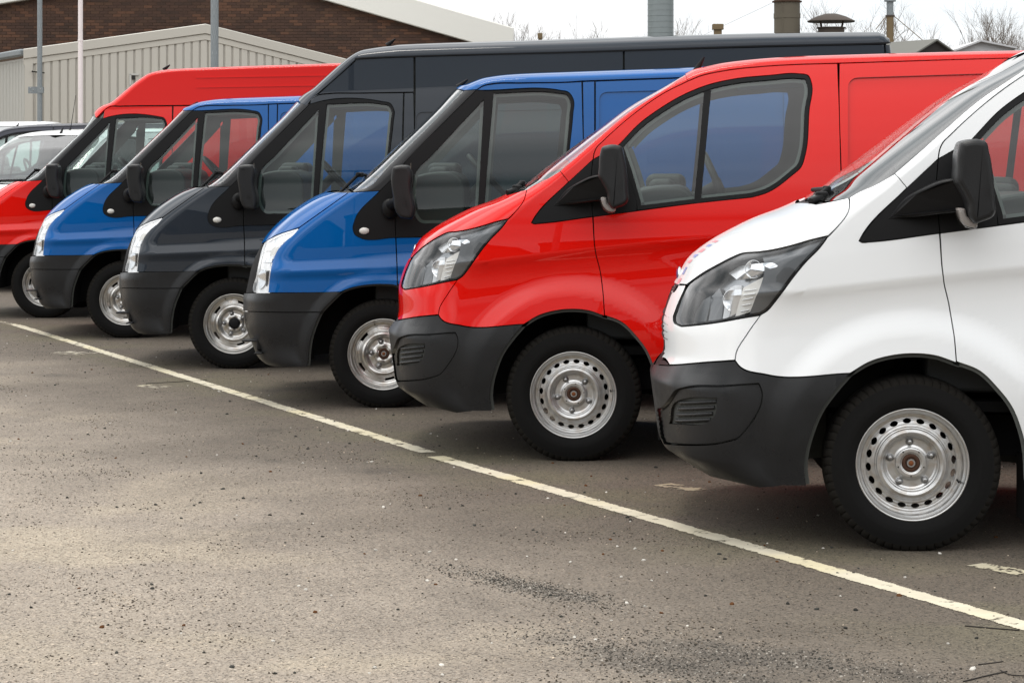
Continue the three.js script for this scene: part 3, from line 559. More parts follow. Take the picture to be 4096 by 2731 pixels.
    const roof = O('Z3: 1592,452! 1640,470! H3: 600,476! 700,392 800,303 866,242! 872,224! 980,219 1268,208 2352,180 HN: 3000,184 3470,173 3575,170! 3700,170! 3700,60! 1500,60! 1200,250! 1150,370!'); c('roof', roof, 'body', { gap: 0.0015, off: 0.002 }, true); shells.push([roof]);
    const cab = O('H3: 575,494! 604,478 702,394 802,306 868,247! 876,231! 980,226 1264,215! 1266,450! 900,456 690,460 622,469'), post = O('H3: 1202,457! 1264,454! 1272,700 L: 1.292,1.2 1.292,0.38! 1.232,0.38! 1.228,1.2');
    const slide = O('H3: 1274,214! 2672,174! L: 2.83,0.40! 1.298,0.38! 1.296,1.2 H3: 1276,700'), rear = O('H3: 2681,174! HN: 3000,190 3470,179 3535,178! 3552,400 3558,1000' + low.replace('4.762,0.42!', 'L: 4.762,0.42!') + ' L: 2.84,0.40!');
    const p1 = pressing(viewB, 1.325, 2.755, 1.12, 1.14, 1.86, 1.885, 0.045), p2 = pressing(viewB, 2.92, 4.47, 1.14, 1.17, 1.885, 1.92, 0.045);
    c('cab_upper_panel', cab, 'body'); c('door_post', post, 'body'); c('side_panel', slide, 'body', { holes: [p1], rim: 0.01 }); c('rear_quarter', rear, 'body', { holes: [p2], rim: 0.01 }); shells.push([cab], [post], [slide], [rear]);
    g.side_pressing = { geo: S.cut(p1, { off: -0.009, gap: -0.004 }), mat: 'body', flank: true }; g.side_pressing_b = { geo: S.cut(p2, { off: -0.009, gap: -0.004 }), mat: 'body', flank: true, name: 'side_pressing' };
    const tail = O('HN: 3539,178! 3556,400 3562,1000 L: 4.768,0.40! 5.1,0.40! HN: 3800,178!'); c('rear_door', tail, 'body', {}, true); shells.push([tail]);
    const gt = O('H3: 868,236! 876,222! 980,216 1268,206 2352,178 HN: 3000,183 3470,172 3580,168! 3580,174! 3470,178 3000,189 H3: 2352,187 1268,214 980,225 885,232'); g.rain_gutter = { geo: S.cut(gt, { off: 0.008, rim: 0.012 }), mat: 'trim', flank: true };
  } else {
    const roof = O('Z3: 1592,452! M1: 690,740! 726,714 800,711 1150,707! 1700,700! L: 3.0,1.99! 3.80,2.0! 4.1,2.0! 4.1,2.7! 0.35,2.7! M1: 560,700!'); c('roof', roof, 'body', { gap: 0.0015 }, true); shells.push([roof]);
    const side = O('M1: 1158,713! 1700,706! L: 3.0,1.985! 3.79,1.995! 3.81,1.7 3.815,1.0' + low + ' 1.232,0.37! 1.228,1.2'); c('side_panel', side, 'body'); shells.push([side]);
    const tail = O('L: 3.80,1.995! 3.818,1.7 3.825,1.0 3.82,0.38! 4.2,0.38! 4.2,1.995!'); c('rear_door', tail, 'body', {}, true); shells.push([tail]);
    for (const [k, yy] of [[0, 512], [1, 578]]) { const r = O(`M1: 1310,${yy + 8}! 2280,${yy - 8}! 2280,${yy - 2}! 1310,${yy + 14}!`); g['roof_rib' + k] = { geo: S.cut(r, { off: 0.006, rim: 0.006 }), mat: 'body', flank: true, name: 'roof_rib', under: 'roof' }; }
  }
  // lamps
  g.headlight = { geo: S.cut(lamp, { off: 0.002, gap: 0.0015, rim: 0.015 }), mat: 'lens', flank: true };
  g.lamp_housing = { geo: S.cut(lamp, { off: -0.018, gap: -0.001 }), mat: 'lampWhite', flank: true, under: 'headlight' };
  [['Z4: 232,505! 300,505! 294,560! 220,560!', 0.1, 0.5], ['Z4: 247,430! 335,430! 306,500! 234,500!', 0.3, -0.5], ['Z4: 268,376! 388,368! 340,424! 249,424!', -0.2, 0.4], ['Z4: 335,332! 440,326! 394,364! 285,366!', 0.3, -0.3]].forEach(([t, sx, sy], k) => { g['facet' + k] = { geo: tilted(S.cut(inset(O(t), 0.003), { off: -0.010, rim: 0.01 }), sx, sy), mat: k % 2 ? 'chrome' : 'lampWhite', flank: true, under: 'headlight', name: 'reflector_facet' }; });
  const slot = O('Z4: 266,565! 280,556! 278,640! 264,660!'), top1 = O('Z4: 300,420 330,395 352,400 340,440 318,465 292,460'), low1 = O('Z4: 225,560 250,545 262,600 250,660 222,680 212,640'), up1 = O('Z4: 345,345 420,312 445,312 400,350 360,385 335,380');
  g.indicator = { geo: S.cut(top1, { off: -0.010, rim: 0.012 }), mat: 'clear', flank: true, under: 'headlight' };
  g.reflector = { geo: S.cut(low1, { off: -0.010, rim: 0.012 }), mat: 'chrome', flank: true, under: 'headlight' }; g.reflector_b = { geo: S.cut(up1, { off: -0.010, rim: 0.012 }), mat: 'chrome', flank: true, under: 'headlight', name: 'reflector' };
  g.lamp_bezel = { geo: S.cut(slot, { off: -0.009, rim: 0.012 }), mat: 'trim', flank: true, under: 'headlight' };
  { const p = gridsB['Z4:'](935, 291), q = S.find(...p); const e = new THREE.SphereGeometry(1, 24, 12).scale(0.031, 0.021, 0.016).translate(q[0], q[1], q[2] + 0.008); g.side_repeater = { geo: e, mat: 'clear', flank: true }; }
  { const p = gridsB['Z4:'](225, 1050), q = S.find(...p), a = S.find(...gridsB['Z4:'](262, 1040));
    g.fog_recess = { geo: merge([rbox(0.05, 0.10, 0.06, 0.018, q[0] + 0.012, q[1] + 0.005, q[2] - 0.012)]), mat: 'trim', flank: true, under: null };
    g.bumper_step = { geo: merge([rbox(0.11, 0.012, 0.10, 0.005, q[0] - 0.052, q[1] + 0.018, q[2] - 0.05), rbox(0.05, 0.012, 0.11, 0.005, q[0] + 0.002, q[1] - 0.055, q[2] + 0.0)]), mat: 'plastic', flank: true }; }
  g.inner_shell = { geo: mergeGeometries(shells.map(([p, h]) => S.cut(p, { gap: -0.012, off: -0.026, holes: h || [] }))), mat: 'shell', flank: true };
  g.door_lining = { geo: mergeGeometries(linings.map(([p, h]) => S.cut(p, { gap: -0.012, off: -0.026, holes: h || [] }))), mat: 'lining', flank: true };
  return { S, g, rx, end };
}

// ------------------------------------------------------------------ wheels (axis z, outer face towards +z, centred on the hub)
function tyreGeometry(R) {
  const lugs = 62, cuts = [0, 0.09, 0.18, 0.6], seg = lugs * 4, prof = [[0.208, 0.078], [0.216, 0.092], [0.232, 0.103], [0.246, 0.1065], [0.248, 0.1085], [0.264, 0.1105], [0.2665, 0.1092], [0.285, 0.1085], [0.297, 0.1045], [R - 0.030, 0.1015], [R - 0.016, 0.0945], [R - 0.006, 0.083], [R - 0.001, 0.068], [R, 0.040], [R - 0.008, 0.037], [R - 0.008, 0.030], [R, 0.027], [R + 0.001, 0], [R, -0.027], [R - 0.008, -0.030], [R - 0.008, -0.037], [R, -0.040], [R - 0.002, -0.075], [R - 0.030, -0.1], [0.26, -0.108], [0.208, -0.078]];
  const P = [], n = prof.length;
  for (let i = 0; i <= seg; i++) { const a = (Math.floor(i / 4) + cuts[i % 4]) / lugs * 2 * Math.PI, q = (i % 4) - 1; prof.forEach(([r, z], j) => { let rr2 = r, zz = z; if (q === 0 && (j >= 10 && j <= 12)) { rr2 -= 0.008; zz -= 0.004; } const b = a + (j >= 10 && j <= 14 ? (0.012 * (j - 10)) : 0); P.push(rr2 * Math.cos(b), rr2 * Math.sin(b), zz); }); }
  const part = (j0, j1) => { const I = []; for (let i = 0; i < seg; i++) for (let j = j0; j < j1; j++) { const a = i * n + j, b = a + n; I.push(a, b, a + 1, b, b + 1, a + 1); } const g = new THREE.BufferGeometry(); g.setAttribute('position', new THREE.Float32BufferAttribute(P, 3)); g.setIndex(I); g.computeVertexNormals(); const m = g.toNonIndexed(), uv = [], p = m.attributes.position; for (let i = 0; i < p.count; i++) uv.push(p.getX(i) * 2, p.getY(i) * 2); m.setAttribute('uv', new THREE.Float32BufferAttribute(uv, 2)); return m; };
  return [mergeGeometries([part(0, 9), part(24, n - 1)]), part(9, 24)];
}
const ring = (r, a) => [r * Math.cos(a), r * Math.sin(a)];
const circle = (cx, cy, rx, ry = rx, n = 24, rot = 0) => Array.from({ length: n }, (_, i) => { const a = i / n * 2 * Math.PI, x = rx * Math.cos(a), y = ry * Math.sin(a); return [cx + x * Math.cos(rot) - y * Math.sin(rot), cy + x * Math.sin(rot) + y * Math.cos(rot)]; });
const rimGeo = lathe([[0.196, -0.07], [0.2, -0.02], [0.199, 0.03], [0.2005, 0.055], [0.2035, 0.069], [0.2085, 0.075], [0.2125, 0.0765], [0.2165, 0.080], [0.2195, 0.088], [0.2185, 0.094], [0.2145, 0.0955], [0.2105, 0.0925], [0.2085, 0.087], [0.2065, 0.0805], [0.2000, 0.0775], [0.1955, 0.070], [0.1935, 0.05], [0.193, 0.02], [0.190, -0.07]], 96);
const profA = r => { const S = [[0, 0.034], [0.036, 0.034], [0.045, 0.040], [0.058, 0.040], [0.062, 0.030], [0.072, 0.027], [0.092, 0.027], [0.098, 0.030], [0.104, 0.044], [0.112, 0.0605], [0.121, 0.0665], [0.131, 0.064], [0.139, 0.052], [0.145, 0.044], [0.152, 0.041], [0.168, 0.036], [0.178, 0.032], [0.186, 0.034], [0.198, 0.036]]; for (let i = 1; i < S.length; i++) if (r <= S[i][0]) { const t = (r - S[i - 1][0]) / (S[i][0] - S[i - 1][0]); return lerp(S[i - 1][1], S[i][1], t * t * (3 - 2 * t)); } return 0.036; };
function polarSkin(R, fn) { const s = new Skin(), e = 5e-4, rs = R; const N = 100, G = rs.map(r => Array.from({ length: N + 1 }, (_, i) => { const a = i / N * 2 * Math.PI, x = r * Math.cos(a), y = r * Math.sin(a), h = fn(x, y), p = -(fn(x + e, y) - fn(x - e, y)) / (2 * e), q = -(fn(x, y + e) - fn(x, y - e)) / (2 * e), l = Math.hypot(p, q, 1); return [x, y, x, y, h, p / l, q / l, 1 / l]; })); for (let j = 0; j + 1 < rs.length; j++) for (let i = 0; i < N; i++) s.quad(G[j][i], G[j + 1][i], G[j + 1][i + 1], G[j][i + 1]); return s.index(0.01); }
const discR = [0.02, 0.036, 0.040, 0.045, 0.052, 0.058, 0.060, 0.062, 0.067, 0.072, 0.082, 0.092, 0.095, 0.098, 0.101, 0.104, 0.108, 0.112, 0.1165, 0.121, 0.126, 0.131, 0.135, 0.139, 0.142, 0.145, 0.1485, 0.152, 0.16, 0.168, 0.173, 0.178, 0.182, 0.186, 0.192, 0.198];
function wheelProto(type, cap) {
  const w = new THREE.Group(), R = type === 'A' ? 0.341 : 0.334;
  const [wallG, treadG] = tyreGeometry(R), ty = mesh('tyre', wallG, M.tyre, w); mesh('tread', treadG, M.tread, ty);
  mesh('rim', rimGeo, type === 'A' ? M.steel : M.steelB, w);
  let disc;
  if (type === 'A') {
    const holes = []; for (let k = 0; k < 20; k++) { const a = (k + 0.3) / 20 * 2 * Math.PI; holes.push(circle(...ring(0.1655, a), 0.0105, 0.0165, 14, a)); }
    for (let k = 0; k < 5; k++) { const a = (k + 0.75) / 5 * 2 * Math.PI; holes.push(circle(...ring(0.052, a), 0.0035, 0.0035, 8)); }
    disc = polarSkin(discR, (x, y) => profA(Math.hypot(x, y))).cut(circle(0, 0, 0.1945, 0.1945, 72), { holes: [circle(0, 0, 0.036, 0.036, 24), ...holes], rim: 0.008 });
  } else {
    const prof = (x, y) => { const r = Math.hypot(x, y), a = Math.atan2(y, x) - 0.25, c = Math.cos(5 * a); const z = profA(r) - 0.004; const bolt = Math.exp(-(((r - 0.078) / 0.02) ** 2)) * Math.exp(-(((1 - Math.cos(5 * a)) / 0.5) ** 2)); const lobe = smooth(0.10, 0.125, r) * (1 - smooth(0.16, 0.185, r)); return z - 0.010 * lobe * (0.5 - 0.5 * c) + 0.006 * (1 - smooth(0.05, 0.11, r)) * (0.5 + 0.5 * Math.cos(5 * a)) - 0.004 * bolt; };
    const holes = []; for (let k = 0; k < 5; k++) { const a = 0.25 + (k + 0.5) / 5 * 2 * Math.PI, h = []; for (let q = 0; q <= 8; q++) h.push(ring(0.149, a + lerp(-0.17, 0.17, q / 8))); for (let q = 8; q >= 0; q--) h.push(ring(0.166, a + lerp(-0.2, 0.2, q / 8))); holes.push(h); }
    disc = polarSkin(discR, prof).cut(circle(0, 0, 0.1945, 0.1945, 72), { holes: [circle(0, 0, 0.034, 0.034, 24), ...holes], rim: 0.008 });
  }
  mesh('wheel_disc', disc, type === 'A' ? M.steel : M.steelB, w);
  mesh('brake_drum', lathe([[0, 0.0], [0.12, 0.0], [0.135, -0.01], [0.135, -0.06], [0, -0.06]], 32), M.under, w);
  const bolt = merge([lathe([[0.0, 0.021], [0.006, 0.021], [0.0065, 0.018], [0.0105, 0.017], [0.011, 0.004], [0.0155, 0.003], [0.016, 0]], 12)]);
  for (let k = 0; k < 5; k++) { const a = (k + (type === 'A' ? 0.3 : 0.2)) / 5 * 2 * Math.PI, [x, y] = ring(type === 'A' ? 0.083 : 0.076, a); const b = mesh('wheel_bolt', bolt, M.bolt, w); b.position.set(x, y, type === 'A' ? 0.027 : 0.031); }
  if (cap) mesh('hub_cap', lathe([[0, 0.062], [0.026, 0.061], [0.034, 0.055], [0.038, 0.044], [0.038, 0.03]], 32), M.rubber, w);
  else {
    const h = mesh('hub', lathe([[0.0, 0.030], [0.020, 0.030], [0.022, 0.036], [0.029, 0.037], [0.0345, 0.034], [0.036, 0.02]], 32), M.rustDark, w);
    mesh('hub_nut', merge([new THREE.CylinderGeometry(0.0165, 0.0175, 0.012, 10).rotateX(Math.PI / 2).translate(0, 0, 0.036)]), M.bolt, h);
    mesh('axle_end', merge([lathe([[0, 0.048], [0.006, 0.047], [0.010, 0.044], [0.0105, 0.038]], 14)]), M.rust, h);
  }
  mesh('valve', bar([0.176, -0.062, 0.05], [0.178, -0.066, 0.086], 0.004, 8), M.rubber, w).rotation.z = type === 'A' ? 0 : 1.9;
  return w;
}
const wheels = { A: wheelProto('A', false), B: wheelProto('B', false), C: wheelProto('B', true) };

// ------------------------------------------------------------------ the vans
const defs = { A: vanA(), low: vanB('low'), high: vanB('high'), mid: vanB('mid') };
function mirrorShapeA() { // turned so that its glass faces rearwards; x, y from the photo, z outwards
  const G = inA('A1:', 1.12), at1 = { 'A1:': G }, at2 = { 'A1:': inA('A1:', 1.02) };
  const hs = outline('A1: 1516,690 1530,652 1560,640 1625,637 1655,648 1672,700 1690,800 1703,960 1704,1010 1690,1032 1640,1055 1598,1066 1575,1040 1560,960 1520,880 1508,860 1508,780', at1, 0.01);
  const sh = new THREE.Shape(hs.map(p => new THREE.Vector2(...p)));
  const housing = new THREE.ExtrudeGeometry(sh, { depth: 0.135, bevelEnabled: true, bevelThickness: 0.035, bevelSize: 0.022, bevelOffset: -0.022, bevelSegments: 5 }).translate(0, 0, 1.04);
  const ls = outline('A1: 1514,1000 1548,1000 1560,1036 1614,1072! 1612,1088 1560,1088 1534,1062 1520,1030', at1, 0.01);
  const lens = new THREE.ExtrudeGeometry(new THREE.Shape(ls.map(p => new THREE.Vector2(...p))), { depth: 0.08, bevelEnabled: true, bevelThickness: 0.012, bevelSize: 0.008, bevelOffset: -0.008, bevelSegments: 2 }).translate(0, 0, 1.09);
  const as = outline('A1: 1195,1048! 1290,935 1380,882 1450,850 1510,838 1600,858 1622,880 1622,960 1600,992 1530,1008 1450,1018 1330,1036!', at2, 0.012);
  const arm = new THREE.ExtrudeGeometry(new THREE.Shape(as.map(p => new THREE.Vector2(...p))), { depth: 0.12, bevelEnabled: true, bevelThickness: 0.012, bevelSize: 0.009, bevelOffset: -0.009, bevelSegments: 4 }).translate(0, 0, 0.92);
  { const p = arm.attributes.position, x0 = inA('A1:', 1.02)(1195, 948)[0], x1 = inA('A1:', 1.02)(1500, 948)[0]; for (let i = 0; i < p.count; i++) { const f = smooth(x0, x1, p.getX(i)); p.setZ(i, 0.915 + (p.getZ(i) - 0.915) * (0.30 + 0.95 * f)); } arm.computeVertexNormals(); }
  const c = G(1655, 860), glass = box(0.004, 0.2, 0.11, c[0] + 0.012, c[1] + 0.01, 1.108);
  return { housing, lens, arm, glass };
}
function mirrorShapeB() {
  const hs = outline('Z3: 1124,985 1132,955 1160,944 1200,940 1240,948 1252,970 1256,1100 1272,1270 1262,1296 1220,1300 1180,1290 1150,1250 1132,1150', { 'Z3:': inB('Z3:', 1.14) }, 0.012);
  const housing = new THREE.ExtrudeGeometry(new THREE.Shape(hs.map(p => new THREE.Vector2(...p))), { depth: 0.15, bevelEnabled: true, bevelThickness: 0.03, bevelSize: 0.022, bevelOffset: -0.022, bevelSegments: 5 }).translate(0, 0, 1.06);
  const c = inB('Z3:', 1.0)(1092, 1235), arm = merge([new THREE.SphereGeometry(0.06, 20, 14).scale(0.85, 1.05, 0.7).translate(c[0] + 0.012, c[1], 0.985), bar([c[0], c[1] + 0.01, 0.96], [c[0] + 0.07, c[1] + 0.05, 1.1], 0.034, 14)]);
  const q = inB('Z3:', 1.14)(1255, 1090), glass = box(0.004, 0.25, 0.13, q[0] - 0.004, q[1] + 0.02, 1.135);
  return { housing, arm, glass };
}
const mirrorsB = mirrorShapeB(), mirrorsA = mirrorShapeA();
function wheelArch(r) { const P = [], I = [], A = 30, Z = 5; for (let j = 0; j <= Z; j++) for (let i = 0; i <= A; i++) { const a = lerp(-6, 186, i / A) * Math.PI / 180, z = 0.235 - j / Z * 0.5, k = r * (1 + 0.02 * noise.noise(Math.cos(a) * 3, Math.sin(a) * 3, z * 6) - 0.03 * (j > 1 && j < 4 ? 1 : 0)); P.push(k * Math.cos(a), k * Math.sin(a), z); } for (let j = 0; j < Z; j++) for (let i = 0; i < A; i++) { const a = j * (A + 1) + i, b = a + A + 1; I.push(a, b, a + 1, b, b + 1, a + 1); } const c = P.length / 3; P.push(0, 0, -0.265); for (let i = 0; i < A; i++) I.push(Z * (A + 1) + i, c, Z * (A + 1) + i + 1); const g = new THREE.BufferGeometry(); g.setAttribute('position', new THREE.Float32BufferAttribute(P, 3)); g.setIndex(I); g.computeVertexNormals(); return g.toNonIndexed(); }
function buildVan(kind, body, opt) {
  const newer = kind === 'A', def = defs[kind], van = new THREE.Group(), rx = newer ? 2.93 : def.rx, end = newer ? 3.94 : def.end;
  const mat = k => k === 'body' ? body : M[k], near = {}, far = {};
  for (const [key, p] of Object.entries(def.g)) {
    const name = p.name || key.replace(/\d+$/, ''), host = p.under ? near[p.under] : van;
    const m = mesh(name, p.geo, mat(p.mat), host || van); near[key] = m;
    if (p.flank) { p.twin = p.twin || mirrored(p.geo); far[key] = mesh(name, p.twin, mat(p.mat), (p.under && far[p.under]) || van); }
  }
  const both = (name, geo, material, host) => { const a = mesh(name, geo, material, host || van), b = mesh(name, mirrored(geo), material, van); return [a, b]; };
  // wheels and arches
  const wp = wheels[newer ? 'A' : opt.cap ? 'C' : 'B'];
  for (const [x, y] of [[0, 0.323], [rx, 0.335]]) for (const s of [1, -1]) { const w = wp.clone(); w.name = 'wheel'; w.position.set(x, newer ? 0.333 : 0.327, s * 0.825); if (s < 0) w.rotation.y = Math.PI; w.rotation.z = opt.spin || 0; van.add(w); }
  for (const x of [0, rx]) both('wheel_arch_liner', wheelArch(0.465).translate(x, 0.33, 0.69), opt.liner || M.under);
  // chassis
  mesh('chassis', merge([box(end + 0.1, 0.16, 1.3, (end - 0.5) / 2, 0.42, 0), box(0.5, 0.10, 0.12, -0.05, 0.32, 0.3), box(0.5, 0.10, 0.12, -0.05, 0.32, -0.3), bar([0, 0.31, -0.72], [0, 0.31, 0.72], 0.035, 10), bar([rx, 0.335, -0.72], [rx, 0.335, 0.72], 0.06, 10), box(0.4, 0.3, 0.6, -0.25, 0.5, 0), bar([0.9, 0.27, 0.25], [end - 0.1, 0.3, 0.25], 0.04, 10)]), M.under, van);
  both('suspension_strut', merge([bar([0.0, 0.34, 0.62], [0.03, 0.80, 0.58], 0.028, 12), bar([0.0, 0.52, 0.61], [0.03, 0.80, 0.58], 0.055, 14), bar([-0.22, 0.30, 0.45], [0, 0.26, 0.7], 0.022, 8)]), M.dark);
  both('sill', merge([rbox(rx - 0.96, 0.07, 0.06, 0.02, rx / 2 + 0.01, newer ? 0.285 : 0.35, 0.885)]), newer ? body : M.plastic);
  const mf = rbox(0.012, 0.26, 0.2, 0.005, 0.43, 0.24, 0.82); both('mud_flap', merge([mf]), M.rubber);
  // mirrors
  const ms = newer ? mirrorsA : mirrorsB;
  for (const s of [0, 1]) { const f = g => s ? mirrored(g) : g; const h = mesh('door_mirror', f(ms.housing), M.plastic, van); mesh('mirror_arm', f(ms.arm), newer ? M.trim : M.trim, h); mesh('mirror_glass', f(ms.glass), M.chrome, h); if (ms.lens) { mesh('indicator', f(ms.lens), M.lens, h); mesh('indicator_bulb', f(ms.lens.clone().translate(0.004, 0.006, -0.012).scale(1, 1, 0.99)), M.bulbGlass, h); } }
  // cab
  const by = newer ? 1.27 : 1.33, fx = newer ? 0.10 : -0.02;
  const ds = new THREE.Shape(); ds.moveTo(fx - 0.02, 0.62); ds.lineTo(fx - 0.02, by - 0.12); ds.quadraticCurveTo(fx + 0.16, by + 0.10, fx + 0.38, by + 0.09); ds.quadraticCurveTo(fx + 0.50, by + 0.10, fx + 0.50, by - 0.02); ds.lineTo(fx + 0.50, 0.62);
  const dash = mesh('dashboard', new THREE.ExtrudeGeometry(ds, { depth: 1.56, bevelEnabled: true, bevelThickness: 0.03, bevelSize: 0.02, bevelSegments: 3 }).translate(0, 0, -0.78), M.dash, van);
  mesh('instrument_hood', merge([rbox(0.22, 0.10, 0.46, 0.045, fx + 0.36, by + 0.115, -0.38), rbox(0.14, 0.10, 0.3, 0.04, fx + 0.34, by + 0.09, 0.1)]), M.dash, dash);
  const sw = mesh('steering_wheel', merge([new THREE.TorusGeometry(0.19, 0.018, 12, 40), rbox(0.13, 0.10, 0.05, 0.02, 0, 0, 0.0), rbox(0.36, 0.035, 0.02, 0.008, 0, 0.01, 0), rbox(0.035, 0.18, 0.02, 0.008, 0, -0.1, 0), bar([0, 0, 0], [0, -0.02, -0.3], 0.035, 12)]).rotateY(Math.PI / 2).rotateZ(newer ? 0.42 : 0.75), M.dash, van); sw.position.set(newer ? 0.75 : 0.63, newer ? 1.37 : 1.40, -0.38);
  for (const z of [-0.42, 0.42]) { const st = mesh('cab_seat', merge([rbox(0.52, 0.16, 0.52, 0.06, 1.12, 0.78, z), rbox(0.15, 0.66, 0.50, 0.06, 0, 0.33, 0).rotateZ(-0.2).translate(1.36, 0.84, z), rbox(0.10, 0.2, 0.27, 0.045, 1.55, 1.62, z), bar([1.5, 1.42, z], [1.54, 1.56, z], 0.012, 6)]), M.seat, van); st.position.x = 0.10; }
  const H = newer ? 1.90 : 1.88;
  mesh('bulkhead', box(0.02, H - 0.5, 1.54, 1.72, (H + 0.5) / 2, 0), M.lining, van);
  mesh('cab_floor', box(1.7, 0.04, 1.66, 0.9, 0.55, 0), M.dark, van);
  mesh('load_floor', box(end - 1.8, 0.04, 1.7, (end + 1.74) / 2, 0.56, 0), M.dark, van);
  const hl = newer ? [[0.86, 1.92], [1.7, 1.955]] : [[0.62, 1.925], [1.7, 1.945]];
  mesh('headlining', merge([box(Math.hypot(hl[1][0] - hl[0][0], hl[1][1] - hl[0][1]), 0.02, 1.5).rotateZ(Math.atan2(hl[1][1] - hl[0][1], hl[1][0] - hl[0][0])).translate((hl[0][0] + hl[1][0]) / 2, (hl[0][1] + hl[1][1]) / 2, 0)]), M.lining, van);
  // wipers, aerial
  const S = def.S, on = (g, x, y, d) => { const p = g(x, y), q = S.find(...p); return q ? [q[0] + q[3] * d, q[1] + q[4] * d, q[2] + q[5] * d] : [p[0] - 0.05, p[1] - 0.03, 0.5]; };
  if (newer) {
    const w1 = (x, y, z) => [...inA('A1:', z)(x, y), z], piv = merge([bar(w1(905, 958, 0.46), w1(985, 895, 0.40), 0.013, 6), bar(w1(985, 893, 0.40), w1(1015, 900, -0.25), 0.010, 6), bar(w1(890, 962, 0.48), w1(950, 940, 0.44), 0.018, 6), rbox(0.05, 0.03, 0.06, 0.01, ...w1(955, 925, 0.42)), rbox(0.035, 0.04, 0.05, 0.01, ...w1(988, 902, 0.38))]); mesh('wiper', piv, M.rubber, van);
    const a = inA('A1:', 0)(2185, 85); mesh('aerial', bar([a[0] - 0.02, a[1] - 0.045, 0], [a[0] + 0.022, a[1] + 0.03, 0], 0.021, 10, 0.005), M.trim, van);
    // grille bars and badge at the middle of the nose
    for (let k = 0; k < 4; k++) { const y = 0.86 - k * 0.03, q = []; for (let j = -8; j <= 8; j++) { const z = j / 8 * 0.38; q.push(new THREE.Vector3(S.front(y, z) + 0.010, y, z)); } mesh('grille_bar', merge([new THREE.TubeGeometry(new THREE.CatmullRomCurve3(q), 24, 0.011, 8)]), M.trim, near.grille); }
    const by2 = 1.02, bx = S.front(by2, 0), bd = mesh('badge', merge([new THREE.SphereGeometry(1, 24, 12).scale(0.010, 0.036, 0.085).translate(bx + 0.002, by2, 0)]), M.chrome, van); mesh('badge_centre', merge([new THREE.SphereGeometry(1, 24, 12).scale(0.010, 0.029, 0.076).translate(bx - 0.001, by2, 0)]), M.badge, bd);
  } else {
    const w2 = (x, y, z) => [...inB('Z3:', z)(x, y), z]; mesh('wiper', merge([bar(w2(775, 1122, 0.5), w2(893, 1006, 0.46), 0.011, 6), bar(w2(890, 1000, 0.50), w2(1028, 1022, 0.30), 0.010, 6), rbox(0.05, 0.03, 0.05, 0.01, ...w2(905, 1006, 0.46))]), M.rubber, van);
    const a = kind === 'low' ? inB('Z3:', 0)(1600, 388) : kind === 'high' ? viewHigh.find(...pictures['H3:'](1118, 112), 0) : viewMid.find(...pictures['M1:'](1120, 450), 0); mesh('aerial', bar([a[0] - 0.035, a[1] - 0.03, 0], [a[0] + 0.03, a[1] + 0.022, 0], 0.022, 10, 0.006), M.trim, van);
  }
  if (opt.print) { // a row of red and blue letters on the bonnet's leading half, seen almost edge-on
    const strips = []; let k = 0;
    for (const [u, wd] of [[0.02, 0.05], [0.10, 0.06], [0.2, 0.045], [0.28, 0.06], [0.38, 0.07], [0.5, 0.05], [0.60, 0.05]]) { const a = gridsA['A1:'](lerp(225, 560, u), 0)[0], b = gridsA['A1:'](lerp(225, 560, u + wd), 0)[0]; const poly = [[a, 0.6], [b, 0.6], [b, 1.5], [a, 1.5]]; let gg = S.cut(poly, { off: 0.0012 }); const pp = gg.attributes.position, nn = gg.attributes.normal, np = [], nq = []; for (let i = 0; i < pp.count; i += 3) { let ok = true; for (let j = 0; j < 3; j++) { const z = pp.getZ(i + j); if (z > 0.3 || nn.getY(i + j) < 0.3) ok = false; } if (ok) for (let j = 0; j < 3; j++) { np.push(pp.getX(i + j), pp.getY(i + j), pp.getZ(i + j)); nq.push(nn.getX(i + j), nn.getY(i + j), nn.getZ(i + j)); } } const g2 = new THREE.BufferGeometry(); g2.setAttribute('position', new THREE.Float32BufferAttribute(np, 3)); g2.setAttribute('normal', new THREE.Float32BufferAttribute(nq, 3)); if (np.length) mesh('bonnet_lettering', g2, k++ % 2 ? M.bluePrint : M.redPrint, near.bonnet); }
  }
  return van;
}
function park(van, hubX, d, label, group, turn = 0) { const off = new THREE.Vector3(0, 0, 0.93).applyAxisAngle(new THREE.Vector3(0, 1, 0), turn); van.position.set((hubX - PX) * d / F - off.x, 0, -d - off.z); van.rotation.y = turn; tag(van, label, 'van', group); top(shade(van), 'panel_van'); return van; }
const ROW = 'vans parked in a row behind the painted line';
park(buildVan('A', M.white, { print: true, spin: 0.0, liner: M.shell }), 3653, 8.88, 'white wedge-nosed van with red and blue lettering on its bonnet, beside the red wedge-nosed van', ROW, TURN_A);
park(buildVan('A', M.red, { spin: 0.45 }), 2293, 11.55, 'red van with slanting wedge-shaped headlights and a black lower bumper', ROW, TURN_A);
park(buildVan('low', M.blue, { spin: 0.3 }), 1532, 14.06, 'low-roofed blue van standing between the red wedge-nosed van and the dark grey van', ROW);
park(buildVan('high', M.grey, { cap: true, spin: 0.35 }), 932, 16.72, 'long dark grey high-roofed van with black wheel hub caps, between two blue vans', ROW);
park(buildVan('low', M.blue, { spin: 0.1 }), 497, 19.66, 'low-roofed blue van standing between the dark grey van and the red high-roofed van', ROW);
park(buildVan('mid', M.red, { spin: 0.9 }), 177, 22.19, 'red high-roofed van at the far end of the row, with ribbed roof sides', ROW);

